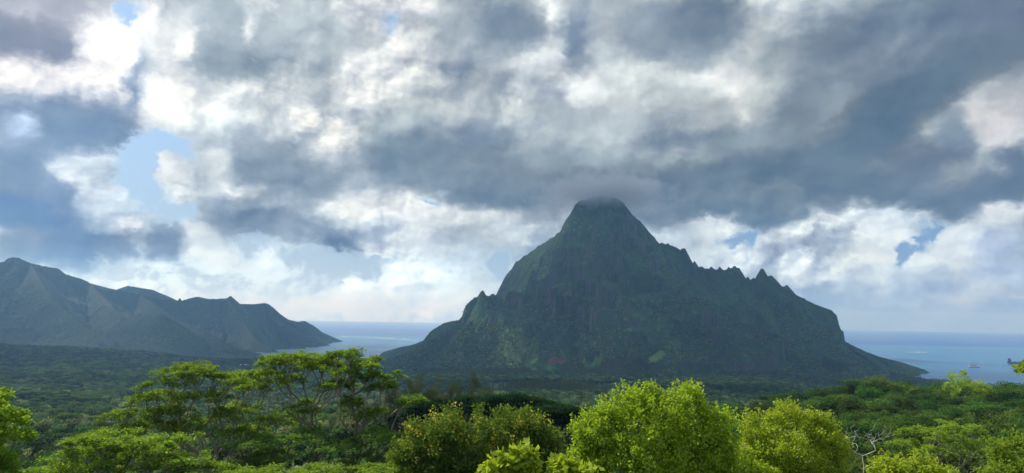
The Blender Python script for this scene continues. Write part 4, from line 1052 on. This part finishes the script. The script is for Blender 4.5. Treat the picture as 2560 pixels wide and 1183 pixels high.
# conifer plantations: rows in the valley
def rows(x0, x1, d0, d1, sp, seed, label, sc=1.0, light=False):
    rg = np.random.default_rng(seed); P = []
    for d in np.arange(d0, d1, sp*1.3):
        a, b = W(x0, 900, d)[0], W(x1, 900, d)[0]
        for x in np.arange(a, b, sp):
            P.append((x+rg.normal()*sp*.15, d+rg.normal()*sp*.15+18*math.sin(x/90)))
    P = np.array(P); Z = surf(P[:, 0], P[:, 1]); k = clear_of_fields(P[:, 0], P[:, 1], Z+16); P, Z = P[k], Z[k]; n = len(P)
    scatter('conifer_plantation', np.stack([P[:, 0], P[:, 1], Z], 1), rg.uniform(.8, 1.15, n)*sc, rg.choice(3, n), con_protos, label, 'plantation')
rows(1225, 1520, 1290, 1470, 6.0, 111, 'light tipped band of conifers planted below the green strip field')
rows(1060, 1340, 2250, 2420, 7.5, 112, 'dark band of tall slim conifers left of the red field', 1.2)
rows(1400, 1650, 2330, 2560, 7.5, 113, 'dark block of conifers right of the red field', 1.2)
rows(560, 900, 1650, 1800, 8, 114, 'conifer band in the valley behind the feathery trees', 1.1)

# ------------------------------------------------------------------ unseen clouds added high on the sun side to shade the mountains
def shade_cloud(cx, cy, cz, rx, ry, rz, seed, rot=0.0):
    nu, nv = 96, 40; U, Vv = np.meshgrid(np.linspace(0, 2*math.pi, nu, endpoint=False), np.linspace(-1, 1, nv)*math.pi/2)
    x, y, z = np.cos(U)*np.cos(Vv), np.sin(U)*np.cos(Vv), np.sin(Vv)
    k = 1+.22*fbm(np.cos(U)*2.2+z+9, np.sin(U)*2.2+z*.7+9, 5, seed)+.10*fbm(np.cos(U)*9+z*6+30, np.sin(U)*9+z*5+30, 4, seed+3)
    c, s_ = math.cos(rot), math.sin(rot); X = x*rx*k; Y = y*ry*k
    V = np.stack([cx+X*c-Y*s_, cy+X*s_+Y*c, cz+z*rz*k], -1).reshape(-1, 3)
    i = np.arange(nv-1)[:, None]*nu; j = np.arange(nu)[None, :]; j2 = (j+1) % nu
    Q = np.stack([i+j, i+j2, i+nu+j2, i+nu+j], -1).reshape(-1, 4)
    o = mesh_np('cloud', V, Q, M_shade_cloud, smooth=True); o['kind'] = 'structure'  # cloud added out of view for the shadow it casts
M_shade_cloud, t = new_mat('shade_cloud_vapour')
d = t.n.new('ShaderNodeBsdfDiffuse'); d.inputs[0].default_value = (.85, .86, .88, 1)
tr = t.n.new('ShaderNodeBsdfTransparent'); mx = t.n.new('ShaderNodeMixShader'); cg = t.n.new('ShaderNodeNewGeometry'); t.put(mx.inputs[0], t.rng(t.noise(cg.outputs['Position'], 1/900, 3, .5), .42, .58, .05, .66))
t.l.new(tr.outputs[0], mx.inputs[1]); t.l.new(d.outputs[0], mx.inputs[2])
o = t.n.new('ShaderNodeOutputMaterial'); t.l.new(mx.outputs[0], o.inputs[0])
CH = 8000.0
def toward_sun(x, y):
    k = (CH-200)/math.tan(SUN_EL); return x+math.sin(SUN_AZ)*k, y+math.cos(SUN_AZ)*k
for (x, y, rx, ry, sd) in ((900, 3750, 2600, 2350, 1), (-3300, 4300, 1900, 2700, 2), (600, 1500, 900, 420, 3), (-3600, 4600, 2500, 2900, 9)):
    cx, cy = toward_sun(x, y); shade_cloud(cx, cy, CH+(900 if sd == 9 else 0), rx, ry, 260, sd)

# ------------------------------------------------------------------ haze and the cap of cloud on the summit
def volume_mat(name, dens, colr, aniso, noise=False):
    mt, t = new_mat(name); v = t.n.new('ShaderNodeVolumePrincipled')
    v.inputs['Color'].default_value = (*colr, 1); v.inputs['Density'].default_value = dens; v.inputs['Absorption Color'].default_value = (1, 1, 1, 1); v.inputs['Anisotropy'].default_value = aniso
    o = t.n.new('ShaderNodeOutputMaterial'); t.l.new(v.outputs[0], o.inputs['Volume'])
    return mt, t, v
M_haze, _, _ = volume_mat('haze_air', 7.4e-5, (.31, .58, 1.0), .5)
def box(name, lo, hi, mat):
    V = [(x, y, z) for x in (lo[0], hi[0]) for y in (lo[1], hi[1]) for z in (lo[2], hi[2])]
    Q = [(0, 1, 3, 2), (4, 6, 7, 5), (0, 4, 5, 1), (2, 3, 7, 6), (0, 2, 6, 4), (1, 5, 7, 3)]
    return mesh_np(name, V, Q, mat)
hz = box('haze', (-41000, -41000, -18), (41000, 41000, 960), M_haze); hz['kind'] = 'stuff'; hz['label'] = 'pale blue sea haze'; hz['category'] = 'haze'
M_cap, t, v = volume_mat('cap_cloud', .02, (.93, .95, 1.0), .0)
tc = t.n.new('ShaderNodeTexCoord'); P = tc.outputs['Object']
r_ = t.vm('LENGTH', t.vm('MULTIPLY', P, (1/340, 1/340, 1/85)))
nn = t.noise(P, 1/75, 5, .62)
den = t.math('MULTIPLY', t.rng(t.math('ADD', t.math('SUBTRACT', 1.0, r_), t.math('MULTIPLY', t.math('SUBTRACT', nn, .5), 2.2)), .06, .85), .020)
t.put(v.inputs['Density'], den); v.inputs['Color'].default_value = (.60, .64, .72, 1); v.inputs['Absorption Color'].default_value = (.25, .25, .25, 1)
cp = W(1508, 482, 3270)
V = []; Q = []; nu, nv = 32, 14
for j in range(nv):
    ph = (j/(nv-1)-.5)*math.pi
    for i in range(nu):
        th = 2*math.pi*i/nu; V.append((math.cos(th)*math.cos(ph)*400, math.sin(th)*math.cos(ph)*400, math.sin(ph)*105))
for j in range(nv-1):
    for i in range(nu): Q.append((j*nu+i, j*nu+(i+1) % nu, (j+1)*nu+(i+1) % nu, (j+1)*nu+i))
cc_ = mesh_np('cap_cloud', V, Q, M_cap, loc=tuple(cp)); cc_['kind'] = 'stuff'; cc_['label'] = 'grey cloud clinging to the summit of the mountain'; cc_['category'] = 'cloud'

# ------------------------------------------------------------------ boats and buildings
M_white = simple('white_paint', (.75, .76, .77), .4, .4, .05); M_navy = simple('dark_paint', (.05, .055, .08), .5, .3, .2); M_glass = simple('dark_glass', (.03, .04, .05), .15, .5, .1)
M_roof = simple('pale_roof', (.55, .58, .60), .6, .3, .1); M_wallp = simple('cream_wall', (.45, .42, .36), .8, .2, .1); M_rock = simple('dark_rock', (.055, .045, .045), .9, .1, .4, .05)
def prism(outline, z0, z1, top=1.0, yo=0):
    n = len(outline); V = [(x, y, z0) for x, y in outline]+[(x*top+yo, y*top, z1) for x, y in outline]
    return np.array(V, float), n
def part_prism(name, outline, z0, z1, mat, parent, top=1.0, off=0.0):
    V, n = prism(outline, z0, z1, top, off)
    me = bpy.data.meshes.new(name); me.from_pydata([tuple(v) for v in V], [], [tuple(range(n-1, -1, -1)), tuple(range(n, 2*n))]+[(i, (i+1) % n, n+(i+1) % n, n+i) for i in range(n)])
    me.materials.append(mat); o = bpy.data.objects.new(name, me); COL.objects.link(o); o.parent = parent; return o
def hull_outline(L, B): return [(-L/2, -B*.42), (-L*.1, -B/2), (L*.25, -B*.42), (L/2, 0), (L*.25, B*.42), (-L*.1, B/2), (-L/2, B*.42)]
def rect(x0, x1, b): return [(x0, -b), (x1, -b), (x1, b), (x0, b)]
def boat(name, px, py, L, B, H, yaw, label, decks, cat_='boat', navy=True):
    p = sea_at(px, py); r = empty(name, (p[0], p[1], 0), yaw); tag(r, label, cat_)
    if navy: part_prism('hull_stripe', hull_outline(L*.97, B*.95), -.5, H*.3, M_navy, r, 1.0)
    part_prism('hull', hull_outline(L*.97, B*.95), H*.3 if navy else -.4, H, M_white, r, 1.06)
    z = H
    for k in range(decks):
        f = 1-.16*k
        part_prism('cabin', rect(-L*.40*f, L*.22*f, B*.40*f), z, z+H*.42, M_white, r)
        part_prism('window_band', rect(-L*.40*f-.05, L*.22*f+.05, B*.40*f+.06), z+H*.14, z+H*.30, M_glass, r)
        z += H*.42
    if L > 20:
        for xm, hm in ((-L*.15, H*2.2), (L*.06, H*2.6), (L*.25, H*1.8)):
            v, q = tubes([([(xm, 0, z-H*.3), (xm, 0, z+hm)], (.7, .35)), ([(xm, -B*.5, z+hm*.62), (xm, B*.5, z+hm*.62)], (.25, .25))], 5); mesh_np('mast', v, q, M_navy, r)
        v, q = tubes([([(-L*.28, 0, z-.5), (-L*.29, 0, z+H*.9)], (2.0, 1.7))], 8); mesh_np('funnel', v, q, M_navy, r)
    return r
boat('cruise_ship', 2436, 919, 60, 13, 8, R(-22), 'white cruise ship with dark masts anchored in the right bay, largest vessel', 3, 'ship')
boat('motor_boat', 2449, 916, 13, 4.5, 2.4, R(-10), 'small white boat moored just behind the cruise ship', 1, navy=False)
boat('motor_boat', 2508, 918.5, 12, 4, 2.2, R(-30), 'small white motorboat right of the ship trailing a wake', 1, navy=False)
boat('motor_boat', 2400, 914, 9, 3.4, 1.8, R(15), 'tiny boat left of the cruise ship', 1, navy=False)
boat('motor_boat', 2521, 940, 12, 3.6, 1.5, R(5), 'low dark boat near the trees below the motorboat with a wake', 1)
tag(foam_strip([(2510,919.3),(2519,921.5)], 9, 6, 'boat_wake'), 'short white wake behind the motorboat', 'wake', None, 'stuff')
# low rocky islet near the right edge
def islet(px, py, L, B, H, label, seed):
    p = sea_at(px, py); nx, ny = 60, 24
    X, Y = np.meshgrid(np.linspace(-L, L, nx), np.linspace(-B, B, ny)); q = 1-np.sqrt((X/L)**2+(Y/B)**2)
    Z = H*np.clip(q*2.2, -.6, 1)*(.55+.9*vn(X/(L*.3)+9, Y/B+3, seed)) + fbm(X/9, Y/9, 3, seed)*H*.18
    o = mesh_np('islet', np.stack([X, Y, Z], -1).reshape(-1, 3), grid_faces(ny, nx), M_rock, loc=(p[0], p[1], 0)); o['kind'] = 'structure'
islet(2540, 911, 55, 14, 13, '', 3); islet(2524, 908.5, 15, 12, 26, '', 5); islet(2562, 911, 24, 14, 28, '', 8)
# a few tiny buildings in the valley towards the left bay
def house(px, py, wd, dp, hh, yaw, label):
    p = hit(px, py, 1500, 4600); r = empty('house', (p[0], p[1], float(surf(np.array([p[0]]), np.array([p[1]]))[0])+1), yaw); tag(r, label, 'building')
    part_prism('wall', rect(-wd/2, wd/2, dp/2), -2, hh, M_wallp, r)
    me = bpy.data.meshes.new('roof'); a, b = wd/2+1, dp/2+1
    me.from_pydata([(-a, -b, hh), (a, -b, hh), (a, b, hh), (-a, b, hh), (-a, 0, hh+3), (a, 0, hh+3)], [], [(0, 1, 5, 4), (2, 3, 4, 5), (0, 4, 3), (1, 2, 5), (3, 2, 1, 0)])
    me.materials.append(M_roof); o = bpy.data.objects.new('roof', me); COL.objects.link(o); o.parent = r
house(546, 903, 30, 12, 8, R(8), 'long pale roofed building left of the feathery trees in the valley')
house(612, 920, 26, 12, 8, R(-5), 'pale roofed building just above the feathery canopy near the bay')
house(1322, 941, 14, 9, 9, R(20), 'small pale hut below the red field')
